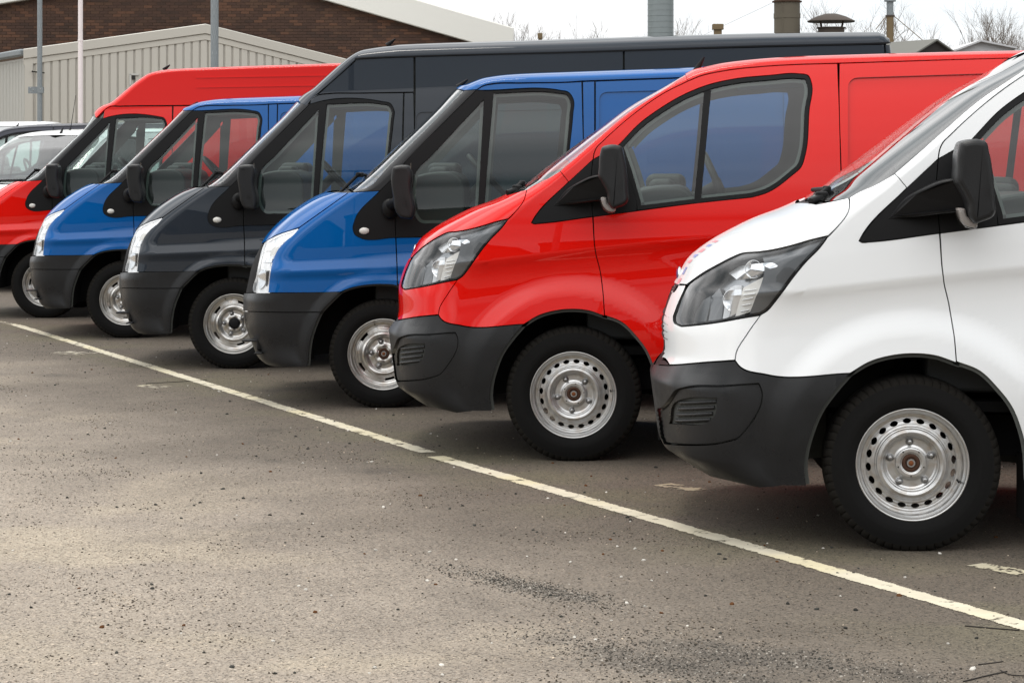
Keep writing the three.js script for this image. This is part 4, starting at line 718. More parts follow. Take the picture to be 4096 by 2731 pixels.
// ------------------------------------------------------------------ the yard: worn tarmac, painted line, grit
const BARE = [[2120, 2350, 0.36, 0.075, 0.9], [2600, 2650, 0.45, 0.13, 0.9], [3150, 2640, 0.5, 0.14, 0.6]];
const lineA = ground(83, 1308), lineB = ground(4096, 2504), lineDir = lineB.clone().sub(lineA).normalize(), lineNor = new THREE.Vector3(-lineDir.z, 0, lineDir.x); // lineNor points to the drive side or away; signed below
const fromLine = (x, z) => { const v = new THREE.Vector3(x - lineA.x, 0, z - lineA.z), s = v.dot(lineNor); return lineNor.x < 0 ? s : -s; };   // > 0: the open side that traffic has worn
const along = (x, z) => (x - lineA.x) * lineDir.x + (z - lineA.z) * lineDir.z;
{
  const N = 2048, R = rng(5), col = new Float32Array(N * N), hgt = new Float32Array(N * N), warm = new Float32Array(N * N);
  for (let i = 0; i < N * N; i++) { col[i] = 0.80 + (R() - 0.5) * 0.26; hgt[i] = 0.5 + (R() - 0.5) * 0.12; }
  const stamp = (n, r0, r1, f) => { for (let k = 0; k < n; k++) { const cx = R() * N, cy = R() * N, r = r0 + (r1 - r0) * R() * R(), v = f(), e = 0.75 + 0.5 * R(), o = R() * 3, x0 = Math.floor(cx - r * 1.3), x1 = Math.ceil(cx + r * 1.3), y0 = Math.floor(cy - r * 1.3), y1 = Math.ceil(cy + r * 1.3); for (let y = y0; y <= y1; y++) for (let x = x0; x <= x1; x++) { const dx = (x - cx) * e, dy = (y - cy) / e, a = Math.atan2(dy, dx), q = Math.hypot(dx, dy) / (r * (1 + 0.18 * Math.sin(3 * a + o))); if (q > 1) continue; const p = ((y + N) % N) * N + (x + N) % N, w = 1 - q * q * q; col[p] = lerp(col[p], v[0], w); hgt[p] = lerp(hgt[p], v[1], w); warm[p] = lerp(warm[p], v[2], w); } } };
  stamp(110000, 1.4, 5.5, () => [0.40 + R() * 0.95, 0.45 + R() * 0.3, (R() - 0.5) * 0.10]);       // aggregate
  stamp(42000, 1.2, 4.0, () => [0.16 + R() * 0.24, 0.12 + R() * 0.15, 0.03]);                     // pits between it
  stamp(2200, 2.5, 5.5, () => [0.16 + R() * 0.2, 0.05, 0.03]);
  stamp(2600, 1.5, 3.4, () => [1.25 + R() * 0.25, 0.75, -0.02]);                                  // pale chips
  const b = new Uint8Array(N * N * 4), h = new Uint8Array(N * N * 4), c8 = v => Math.max(0, Math.min(255, Math.round(255 * v)));
  const s = v => { v = Math.max(0, Math.min(1, v)); return v <= 0.0031308 ? v * 12.92 : 1.055 * Math.pow(v, 1 / 2.4) - 0.055; };
  for (let i = 0; i < N * N; i++) { const v = col[i] * 0.64, w = warm[i]; b[4 * i] = c8(s(v * (1 + w))); b[4 * i + 1] = c8(s(v)); b[4 * i + 2] = c8(s(v * (1 - w))); b[4 * i + 3] = 255; h[4 * i] = h[4 * i + 1] = h[4 * i + 2] = c8(hgt[i]); h[4 * i + 3] = 255; }
  const tex = (d, srgb) => { const t = new THREE.DataTexture(d, N, N); t.wrapS = t.wrapT = THREE.RepeatWrapping; t.magFilter = THREE.LinearFilter; t.minFilter = THREE.LinearMipmapLinearFilter; t.generateMipmaps = true; t.anisotropy = 8; if (srgb) t.colorSpace = THREE.SRGBColorSpace; t.needsUpdate = true; return t; };
  const axis = (a, b, step, far) => { const o = [a - far, a - far / 3, a - far / 10, a - far / 30]; for (let v = a; v < b; v += step) o.push(v); o.push(b, b + far / 30, b + far / 10, b + far / 3, b + far); return o; };
  const xs = axis(-6.5, 4.2, 0.045, 320), zs = axis(-26, -5, 0.05, 320), nx = xs.length, P = [], C = [], U = [], I = [];
  for (const z of zs) for (const x of xs) {
    const d = fromLine(x, z), t = along(x, z), near = x > -7 && x < 5 && z > -27 && z < -4;
    const n1 = fbm(x * 0.55, z * 0.55, 2.2, 4), n2 = fbm(x * 2.1, z * 2.1, 7.7, 4), n3 = fbm(x * 7, z * 7, 4.4, 3);
    const worn = smooth(0.2, 2.7, d + 1.0 * n1 + 0.4 * n2);                                    // dust pales the drive lane; darker bays also hold van shade in the colour
    const pale = smooth(0.05, 0.32, fbm(x * 0.9 + 20, z * 0.9, 5.5, 4) + 0.25 * n2) * worn;
    const moss = smooth(0.0, 0.3, fbm(x * 1.3, z * 1.3 + 9, 8.8, 4) + 0.1) * Math.exp(-((d / 0.42) ** 2));   // green-brown film that gathers at the line
    const oil = smooth(0.22, 0.42, fbm(x * 1.1 + 3, z * 1.1, 12.1, 3)) * (1 - worn);
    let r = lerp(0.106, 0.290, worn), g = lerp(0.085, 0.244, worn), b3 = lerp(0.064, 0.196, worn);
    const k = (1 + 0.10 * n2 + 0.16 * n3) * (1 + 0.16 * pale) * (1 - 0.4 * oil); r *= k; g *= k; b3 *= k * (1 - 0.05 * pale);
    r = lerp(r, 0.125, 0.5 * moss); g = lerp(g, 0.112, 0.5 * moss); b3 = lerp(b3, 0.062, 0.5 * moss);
    // bare strips where the top coat has broken away
    for (const [px, py, a, w, ang] of BARE) { const c0 = ground(px, py), ux = (x - c0.x) * Math.cos(ang) + (z - c0.z) * Math.sin(ang), uy = -(x - c0.x) * Math.sin(ang) + (z - c0.z) * Math.cos(ang), q = (ux / a) ** 2 + (uy / w) ** 2 + 1.6 * n3 + 1.1 * n2; const m = 1 - smooth(0.5, 1.2, q); r *= 1 - 0.30 * m; g *= 1 - 0.29 * m; b3 *= 1 - 0.28 * m; }
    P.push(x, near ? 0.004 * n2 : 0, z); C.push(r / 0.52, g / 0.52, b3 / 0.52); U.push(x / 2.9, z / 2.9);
  }
  for (let j = 0; j + 1 < zs.length; j++) for (let i = 0; i + 1 < nx; i++) { const a = j * nx + i, b2 = a + nx; I.push(a, b2, a + 1, b2, b2 + 1, a + 1); }
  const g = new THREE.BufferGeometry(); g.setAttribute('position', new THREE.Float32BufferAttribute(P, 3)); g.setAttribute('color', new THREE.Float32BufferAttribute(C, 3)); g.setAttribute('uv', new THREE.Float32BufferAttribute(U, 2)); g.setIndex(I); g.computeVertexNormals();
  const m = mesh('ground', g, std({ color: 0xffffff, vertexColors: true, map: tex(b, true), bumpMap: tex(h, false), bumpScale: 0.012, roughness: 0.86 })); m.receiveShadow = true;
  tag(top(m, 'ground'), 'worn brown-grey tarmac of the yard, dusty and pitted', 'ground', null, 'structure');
}
const groundY = (x, z) => 0.004 * fbm(x * 2.1, z * 2.1, 7.7, 4);
{ // painted lines: thin sheets with ragged, chipped edges
  const R = rng(21);
  const paintMat = new THREE.MeshStandardMaterial({ vertexColors: true, roughness: 0.85 });
  function stripe(a, b, w, steps, chip, tint) {
    const dir = b.clone().sub(a), L = dir.length(); dir.normalize(); const nor = new THREE.Vector3(-dir.z, 0, dir.x), across = 7, P = [], C = [], I = [];
    for (let i = 0; i <= steps; i++) for (let j = 0; j <= across; j++) {
      const t = i / steps * L, v = (j / across - 0.5), edge = (Math.abs(v) > 0.49 ? 0.16 * fbm(t * 22, j * 3, a.x, 3) + (R() - 0.5) * 0.11 : 0), q = a.clone().addScaledVector(dir, t).addScaledVector(nor, (v + Math.sign(v) * edge) * w);
      P.push(q.x, groundY(q.x, q.z) + 0.0024, q.z); const k = 1 + 0.22 * fbm(q.x * 9, q.z * 9, 3, 3) + (R() - 0.5) * 0.10, moss = smooth(-0.05, 0.3, fbm(q.x * 1.7, q.z * 1.7, 30, 3)); C.push(tint[0] * k, tint[1] * k * (1 - 0.02 * moss), tint[2] * k * (1 - 0.14 * moss));
    }
    for (let i = 0; i < steps; i++) for (let j = 0; j < across; j++) { const x = P[3 * (i * (across + 1) + j)], z = P[3 * (i * (across + 1) + j) + 2]; const c = fbm(x * 11, z * 11, 6, 3) + 0.3 * (R() - 0.5); if (c > chip) continue; const p = i * (across + 1) + j, s = p + across + 1; I.push(p, p + 1, s, s, p + 1, s + 1); }
    const g = new THREE.BufferGeometry(); g.setAttribute('position', new THREE.Float32BufferAttribute(P, 3)); g.setAttribute('color', new THREE.Float32BufferAttribute(C, 3)); g.setIndex(I); g.computeVertexNormals(); const m = mesh('x', g, paintMat); m.receiveShadow = true; return m;
  }
  const cream = [0.56, 0.51, 0.395];
  const mid = (x0, y0, x1, y1) => ground((x0 + x1) / 2, (y0 + y1) / 2), wide = (x0, y0, x1, y1) => Math.abs(ground(x0, y0).sub(ground(x1, y1)).dot(lineNor));
  tag(top(stripe(mid(60, 1297, 60, 1302), mid(1725, 1803, 1700, 1818), 0.088, 1300, 0.24, cream), 'painted_line'), 'long cream painted line before the grey, blue and far red vans', 'line', 'cream line along the bay ends', 'structure');
  tag(top(stripe(mid(1757, 1822, 1730, 1832), mid(4300, 2543, 4300, 2583), 0.094, 1300, 0.32, cream), 'painted_line'), 'broad cream painted line before the white and red wedge-nosed vans', 'line', 'cream line along the bay ends', 'structure');
  tag(top(stripe(ground(-150, 1262), ground(62, 1300), 0.085, 160, -0.02, cream), 'painted_line'), 'worn-away end of the cream line beyond the far red van', 'line', null, 'structure');
  tag(top(stripe(ground(3905, 2258), ground(4300, 2330), 0.10, 60, 0.12, [0.45, 0.41, 0.33]), 'painted_line'), 'faded worn scrap of bay line beside the white van', 'line', null, 'structure');
  tag(top(stripe(ground(2650, 1938), ground(2800, 1962), 0.12, 40, 0.06, [0.34, 0.29, 0.22]), 'painted_line'), 'faded worn scrap of bay line before the white van bumper', 'line', null, 'structure');
  for (const [x, y, w2, lb] of [[290, 1412, 0.35, 'pale dab of worn paint on the open side of the cream line'], [615, 1545, 0.25, 'small pale dab of worn paint near the dark grey van']]) tag(top(stripe(ground(x - 40, y + 4), ground(x + 45, y - 3), w2, 26, -0.02, [0.42, 0.38, 0.30]), 'painted_line'), lb, 'paint', null, 'structure');
}
{ // rusty round cover
  const c = ground(3065, 1928), o = new THREE.Group(); o.position.set(c.x, groundY(c.x, c.z) + 0.005, c.z);
  mesh('cover_plate', merge([lathe([[0, 0.006], [0.062, 0.006], [0.065, 0.002], [0.072, 0.002], [0.075, 0.007], [0.088, 0.006], [0.09, 0]], 28).rotateX(-Math.PI / 2)]), M.rust, o);
  for (let k = -2; k <= 2; k++) mesh('cover_rib', box(2 * Math.sqrt(0.0034 - (k * 0.022) ** 2 * 0.9), 0.004, 0.006, 0, 0.0085, k * 0.022), M.rustDark, o);
  tag(top(o, 'drain_cover'), 'small rusty round drain cover in the tarmac by the white van bumper', 'drain cover');
}
{ // grit and chippings
  const R = rng(77), shapes = new THREE.IcosahedronGeometry(1, 0); const p = shapes.attributes.position; for (let i = 0; i < p.count; i++) { const x = p.getX(i), y = p.getY(i), z = p.getZ(i), k = 1 + 0.35 * noise.noise(x * 2.3 + 5, y * 2.3, z * 2.3); p.setXYZ(i, x * k, y * k * 0.62, z * k); } shapes.computeVertexNormals();
  const list = [];
  const clump = (x, z) => fbm(x * 1.15 + 31, z * 1.15, 17, 4) + 0.35 * fbm(x * 4, z * 4, 3, 3);
  const push = (x, z, s, c) => list.push([x, z, s, c]);
  for (let k = 0; k < 120000; k++) { const z = -5.8 - R() * 15, half = -z * 0.225 + 0.1, x = (R() * 2 - 1) * half; const d = fromLine(x, z), c = clump(x, z); const keep = (d > 0 ? 0.09 : 0.05) + Math.max(0, c - 0.05) * (d > 0.1 ? 2.6 : 0.7); if (R() > keep) continue; const s = 0.0012 + 0.0034 * Math.pow(R(), 2.8), q = R(); const v = q < 0.70 ? 0.028 + 0.05 * R() : q < 0.95 ? 0.10 + 0.12 * R() : 0.28 + 0.25 * R(); push(x, z, s, [v * 1.15, v * 0.95, v * 0.74]); }
  for (let k = 0; k < 230; k++) { const z = -6 - R() * 17, half = -z * 0.225, x = (R() * 2 - 1) * half; const s = 0.004 + 0.006 * R() * R(), v = 0.34 + 0.3 * R(); push(x, z, s, [v, v * 0.95, v * 0.86]); }
  for (let k = 0; k < 340; k++) { const z = -6 - R() * 14, half = -z * 0.225, x = (R() * 2 - 1) * half; const s = 0.004 + 0.005 * R(), v = 0.03 + 0.03 * R(); push(x, z, s, R() < 0.25 ? [0.10, 0.045, 0.02] : [v, v, v * 0.9]); }
  for (const [px, py, a, w, ang] of BARE) { const c0 = ground(px, py); for (let k = 0; k < 2000; k++) { const u = (R() + R() + R() - 1.5) * 1.5 * a, v = (R() + R() + R() - 1.5) * 1.5 * w, x = c0.x + u * Math.cos(ang) - v * Math.sin(ang), z = c0.z + u * Math.sin(ang) + v * Math.cos(ang), t = R() < 0.75 ? 0.03 + 0.07 * R() : 0.16 + 0.22 * R(); push(x, z, 0.0014 + 0.0034 * R() * R(), [t * 1.05, t * 0.96, t * 0.84]); } }
  const im = new THREE.InstancedMesh(shapes, phy({ color: 0xffffff, roughness: 1, specularIntensity: 0.1 }), list.length), m4 = new THREE.Matrix4(), q4 = new THREE.Quaternion(), col = new THREE.Color();
  list.forEach(([x, z, s, c], i) => { q4.setFromEuler(new THREE.Euler(R() * 0.5, R() * 6.3, R() * 0.5)); m4.compose(new THREE.Vector3(x, groundY(x, z) + s * 0.28, z), q4, new THREE.Vector3(s * (0.8 + 0.6 * R()), s, s * (0.8 + 0.5 * R()))); im.setMatrixAt(i, m4); im.setColorAt(i, col.setRGB(...c)); });
  im.castShadow = im.receiveShadow = true; tag(top(im, 'grit'), 'loose grit and chippings scattered over the tarmac', 'grit', null, 'stuff');
}
{ // twigs
  const wood = std({ color: rgb(0.022, 0.018, 0.015), roughness: 0.9 });
  const T = (pts, r, lb) => { const c = new THREE.CatmullRomCurve3(pts.map(([x, y]) => { const g = ground(x, y); g.y = groundY(g.x, g.z) + r; return g; })); const m = mesh('x', merge([new THREE.TubeGeometry(c, 16, r, 6)]), wood); shade(m); tag(top(m, 'twig'), lb, 'twig'); };
  T([[3862, 2504], [3950, 2512], [4080, 2523]], 0.0022, 'thin dark twig lying close along the edge of the cream line');
  T([[3856, 2728], [3960, 2703], [4030, 2688]], 0.0022, 'dark twig with a bend, lowest on the tarmac, beside a forked one');
  T([[4005, 2684], [4050, 2702], [4140, 2705]], 0.0018, 'dark forked twig end pointing away from the painted line');
  T([[3916, 2660], [3970, 2654], [4015, 2648]], 0.0018, 'short straight dark twig lying parallel to the bent twig');
  T([[582, 1535], [700, 1528], [825, 1521]], 0.0022, 'long thin dark stalk lying across the cream line by the dark grey van');
}

// ------------------------------------------------------------------ behind the vans
const M2 = {
  mortar: std({ color: rgb(0.088, 0.060, 0.042), roughness: 0.95 }),
  fascia: std({ color: rgb(0.72, 0.71, 0.66), roughness: 0.6 }),
  sheet: std({ color: rgb(0.50, 0.475, 0.42), roughness: 0.5 }), sheet2: std({ color: rgb(0.53, 0.525, 0.49), roughness: 0.5, metalness: 0.1 }),
  galv: std({ color: rgb(0.38, 0.42, 0.44), roughness: 0.5, metalness: 0.35 }), white: std({ color: rgb(0.78, 0.70, 0.69), roughness: 0.5 }),
  duct: std({ color: rgb(0.23, 0.26, 0.265), roughness: 0.5, metalness: 0.4 }), flue: std({ color: rgb(0.115, 0.098, 0.072), roughness: 0.8 }), rust: M.rustDark,
  cowl: std({ color: rgb(0.07, 0.055, 0.045), roughness: 0.85 }), brownPipe: std({ color: rgb(0.17, 0.12, 0.062), roughness: 0.75 }), roof: std({ color: rgb(0.14, 0.14, 0.125), roughness: 0.8 }), darkWall: std({ color: rgb(0.03, 0.027, 0.025), roughness: 0.9 }), pale: std({ color: rgb(0.52, 0.52, 0.53), roughness: 0.6 }),
  bark: std({ color: rgb(0.15, 0.12, 0.095), roughness: 0.95 }),
};
const spots = grainTexture(256, (i, j) => { const v = 205 + 110 * fbm(i / 9, j / 9, 2, 4); return [v, v, v].map(q => Math.max(110, Math.min(255, q))); }, true); spots.repeat.set(6, 3); M2.galv.map = spots;
{ // brick gable building, 59 m away
  const d = 58.8, b = new THREE.Group(), R = rng(41), wallY = x => Math.min(0, 0);
  const topL = nx => 16 - 0.168 * nx, topR = nx => 156.5 + 0.288 * (nx - 1846), topLine = nx => Math.max(topL(nx), topR(nx));
  const z0 = -d, X = nx => (nx - PX) * d / F, Y = ny => EYE + (PY - ny) * d / F;
  const shape = new THREE.Shape(); shape.moveTo(X(-900), 0); shape.lineTo(X(2046), 0); shape.lineTo(X(2046), Y(topR(2046))); shape.lineTo(X(857.6), Y(topL(857.6))); shape.lineTo(X(-900), Y(topL(-900)));
  mesh('wall', new THREE.ExtrudeGeometry(shape, { depth: 14, bevelEnabled: false }).translate(0, 0, z0 - 14 - 0.008), M2.mortar, b);
  const tones = [[0.066, 0.034, 0.022], [0.056, 0.029, 0.019], [0.078, 0.041, 0.025], [0.047, 0.026, 0.018], [0.105, 0.050, 0.029], [0.060, 0.031, 0.021]].map(c => std({ color: rgb(...c), roughness: 0.9 }));
  const bg = new THREE.BoxGeometry(0.215, 0.065, 0.03), rest = tones.map(() => []), cand = [];
  const x0 = X(-10), x1 = X(2000), yLow = Y(262);
  for (let row = 0; yLow + row * 0.075 < Y(-14); row++) for (let k = 0; k < 140; k++) { const x = x0 + k * 0.225 + (row % 2) * 0.1125, y = yLow + row * 0.075, nx = x * F / d + PX, ny = PY - (y - EYE) * F / d; if (x > x1 || ny < topLine(nx) + 5) continue;
    const shedTop = nx < 820 ? 198 - 0.138 * (nx - 97) : 98 + 0.249 * (nx - 820); if (ny > shedTop + 12) continue;
    const p = fbm(x * 0.9, y * 1.6, 4, 3) + (R() - 0.5) * 0.9; const t = p > 0.36 ? 4 : p > 0.2 ? 2 : p > 0.0 ? 0 : p > -0.2 ? 5 : p > -0.34 ? 1 : 3;
    cand.push([x, y, t, (nx < 560 ? 0 : 1) * 10 + R()]); }
  cand.sort((a, c) => a[3] - c[3]);
  cand.forEach(([x, y, t], i) => { const dz = z0 + 0.003 + R() * 0.006; if (i < 300) { const m = mesh('brick', bg, tones[t], b); m.position.set(x, y, dz - 0.012); } else rest[t].push(bg.clone().translate(x, y, dz - 0.012)); });
  rest.forEach((g, t) => { if (g.length) { const m = mesh('brickwork', mergeGeometries(g), tones[t], b); m.userData.kind = 'stuff'; } });
  const fasc = (n0, f, n1, h) => { const s = new THREE.Shape(); s.moveTo(X(n0), Y(f(n0))); s.lineTo(X(n1), Y(f(n1))); s.lineTo(X(n1), Y(f(n1)) + h); s.lineTo(X(n0), Y(f(n0)) + h); return new THREE.ExtrudeGeometry(s, { depth: 0.5, bevelEnabled: true, bevelThickness: 0.02, bevelSize: 0.02, bevelSegments: 1 }).translate(0, 0, z0 - 0.28); };
  mesh('barge_board', fasc(-900, topL, 857.6, 0.64), M2.fascia, b); mesh('barge_board', fasc(857.6, topR, 2052, 0.64), M2.fascia, b);
  const rf = (n0, f, n1) => { const s = new THREE.Shape(); s.moveTo(X(n0), Y(f(n0)) + 0.5); s.lineTo(X(n1), Y(f(n1)) + 0.5); s.lineTo(X(n1), Y(f(n1)) + 0.6); s.lineTo(X(n0), Y(f(n0)) + 0.6); return new THREE.ExtrudeGeometry(s, { depth: 14, bevelEnabled: false }).translate(0, 0, z0 - 14.3); };
  mesh('roof', merge([rf(-900, topL, 857.6), rf(857.6, topR, 2052)]), M2.roof, b);
  tag(top(shade(b), 'brick_building'), 'dark brown brick building with a shallow gable and broad white barge boards', 'building');
}
{ // profiled-metal shed in front of it
  const d0 = 50, th = 0.2, b = new THREE.Group();
  const onFace = nx => { const k = (nx - PX) / F, X0 = (97 - PX) * d0 / F, t = (k * d0 - X0) / (Math.cos(th) - k * Math.sin(th)); return { t, d: d0 + t * Math.sin(th) }; };
  const o = at(97, 648, d0); b.position.set(o.x, 0, o.z); b.rotation.y = th;          // local x runs along the front, z out of it
  const H = (nx, ny) => { const f = onFace(nx); return [f.t, EYE + (PY - ny) * f.d / F]; };
  const eaveL = H(97, 198), peak = H(820, 98), low = H(1390, 240), sl = (low[1] - peak[1]) / (low[0] - peak[0]), eaveR = [peak[0] + 4.6, peak[1] + 4.6 * sl];
  const roofY = t => t < peak[0] ? lerp(eaveL[1], peak[1], t / peak[0]) : peak[1] + (t - peak[0]) * sl;
  const wall = new THREE.Shape(); wall.moveTo(0, 0); wall.lineTo(eaveR[0], 0); wall.lineTo(...eaveR); wall.lineTo(...peak); wall.lineTo(...eaveL);
  mesh('wall', new THREE.ExtrudeGeometry(wall, { depth: 6, bevelEnabled: false }).translate(0, 0, -6.02), M2.sheet, b);
  // each flat pan of the sheeting stands proud between two grooves
  let k = 0; for (let t = 0.30; t < eaveR[0] - 0.1; t += 0.178, k++) { const w = 0.122, y1 = Math.min(roofY(t - w / 2), roofY(t + w / 2)) - 0.33, s = new THREE.Shape(); s.moveTo(t - w / 2, 0); s.lineTo(t + w / 2, 0); s.lineTo(t + w / 2, roofY(t + w / 2) - 0.33); s.lineTo(t - w / 2, roofY(t - w / 2) - 0.33); mesh('sheet_pan', new THREE.ExtrudeGeometry(s, { depth: 0.012, bevelEnabled: true, bevelThickness: 0.012, bevelSize: 0.012, bevelOffset: 0, bevelSegments: 1 }).translate(0, 0, -0.01), M2.sheet, b); const r = mesh('sheet_rib', box(0.012, y1, 0.012, t + 0.089, y1 / 2, -0.012), M2.sheet, b); }
  mesh('corner_trim', box(0.17, roofY(0) - 0.02, 0.05, 0.085, (roofY(0) - 0.02) / 2, 0.012), M2.sheet, b);
  const verge = (a, c, y0, h, z, dep) => { const s = new THREE.Shape(); s.moveTo(a, roofY(a) + y0); s.lineTo(c, roofY(c) + y0); s.lineTo(c, roofY(c) + y0 + h); s.lineTo(a, roofY(a) + y0 + h); return new THREE.ExtrudeGeometry(s, { depth: dep, bevelEnabled: true, bevelThickness: 0.008, bevelSize: 0.008, bevelSegments: 1 }).translate(0, 0, z); };
  for (const [a, c] of [[-0.02, peak[0]], [peak[0] + 0.001, eaveR[0]]]) { mesh('verge_flashing', verge(a, c, -0.19, 0.19, 0.0, 0.06), M2.sheet, b); mesh('verge_drip', verge(a, c, -0.33, 0.12, 0.0, 0.025), M2.sheet, b); mesh('roof', verge(a, c, -0.02, 0.03, -6, 6), M2.sheet2, b); }
  for (let q = 0; q < 26; q++) { const t = 0.39 + q * 0.356; if (t > eaveR[0] - 0.2) break; mesh('fixing_screw', new THREE.SphereGeometry(0.012, 6, 4).translate(t, 2.35, 0.02), M2.roof, b); }
  { const v = H(1745 / 3.36, 1030 / 3.36); mesh('wall_vent', merge([box(0.2, 0.035, 0.03, v[0] + 0.08, v[1] + 0.05, 0.04), box(0.035, 0.24, 0.03, v[0] - 0.0, v[1] - 0.06, 0.04)]), M2.sheet2, b); mesh('vent_opening', box(0.07, 0.09, 0.01, v[0] + 0.07, v[1] - 0.02, 0.03), M2.darkWall, b); }
  mesh('cable_hook', merge([bar([0.16, roofY(0) - 0.47, 0.03], [0.16, roofY(0) - 0.47, 0.12], 0.014, 6), bar([0.15, roofY(0) - 0.48, 0.12], [0.42, roofY(0) - 0.51, 0.16], 0.014, 6)]), M.dark, b);
  tag(top(shade(b), 'metal_shed'), 'beige profiled-metal shed with a low gable standing before the brick building', 'shed');
  // older lean-to on its left end, running back at an angle
  const l = new THREE.Group(); l.position.set(o.x - 0.02, 0, o.z - 0.15); l.rotation.y = -1.12; const LY = EYE + (PY - 212) * d0 / F, Ln = 7;
  mesh('wall', box(Ln, LY - 0.1, 0.1, -Ln / 2, (LY - 0.1) / 2, -0.06), M2.sheet2, l);
  for (let q = 0; q < 50; q++) mesh('sheet_rib', box(0.05, LY - 0.14, 0.03, -0.08 - q * 0.137, (LY - 0.14) / 2, 0.0), M2.sheet2, l);
  mesh('gutter', merge([rbox(Ln, 0.15, 0.16, 0.04, -Ln / 2 - 0.02, LY + 0.02, 0.05)]), M2.galv, l);
  tag(top(shade(l), 'metal_shed'), 'pale ribbed metal lean-to with a grey gutter, joined to the beige shed', 'shed');
}
{ // poles
  const pole = (x, r, d, h, m, lb, extra) => { const p = at(x, PY, d), o = new THREE.Group(); o.position.set(p.x, 0, p.z); mesh('pole', merge([bar([0, 0, 0], [0, h, 0], r, 20, r * 0.92)]), m, o); mesh('base_plate', merge([rbox(r * 5, 0.02, r * 5, 0.008, 0, 0.01, 0)]), m, o); if (extra) extra(o); tag(top(shade(o), 'lamp_post'), lb, 'post'); };
  const arm = h => o => { const a = mesh('lamp_head', merge([rbox(0.55, 0.1, 0.22, 0.04, 0.3, h, 0)]), M2.galv, o); mesh('lamp_glass', merge([rbox(0.4, 0.03, 0.17, 0.012, 0.34, h - 0.06, 0)]), M.clear, a); };
  pole(157, 0.056, 49.2, 8, M2.galv, 'galvanised steel post bolted to the beige metal shed by a bracket', o => { arm(8)(o); const y = EYE + (PY - 360) * 49.2 / F; const br = mesh('bracket', merge([box(0.26, 0.145, 0.012, -0.13, y, -0.06), box(0.12, 0.13, 0.13, 0.02, y, 0.0)]), M2.galv, o); for (const [x, q] of [[-0.21, 0.045], [-0.21, -0.045], [-0.15, 0.0], [0.03, 0.02]]) mesh('bolt', new THREE.SphereGeometry(0.012, 8, 6).translate(x, y + q, x > 0 ? 0.07 : -0.05), M.bolt, br); });
  pole(320, 0.043, 40, 9, M2.white, 'slim white painted pole behind the red high-roofed van', o => mesh('joint_collar', merge([lathe([[0.0435, 0], [0.046, 0.004], [0.046, 0.03], [0.0435, 0.034]], 20).rotateX(-Math.PI / 2).translate(0, EYE + (PY - 166) * 40 / F, 0)]), M2.white, o));
  pole(857, 0.083, 46.5, 9, M2.galv, 'thick mottled galvanised lamp post before the beige shed gable', arm(9));
}
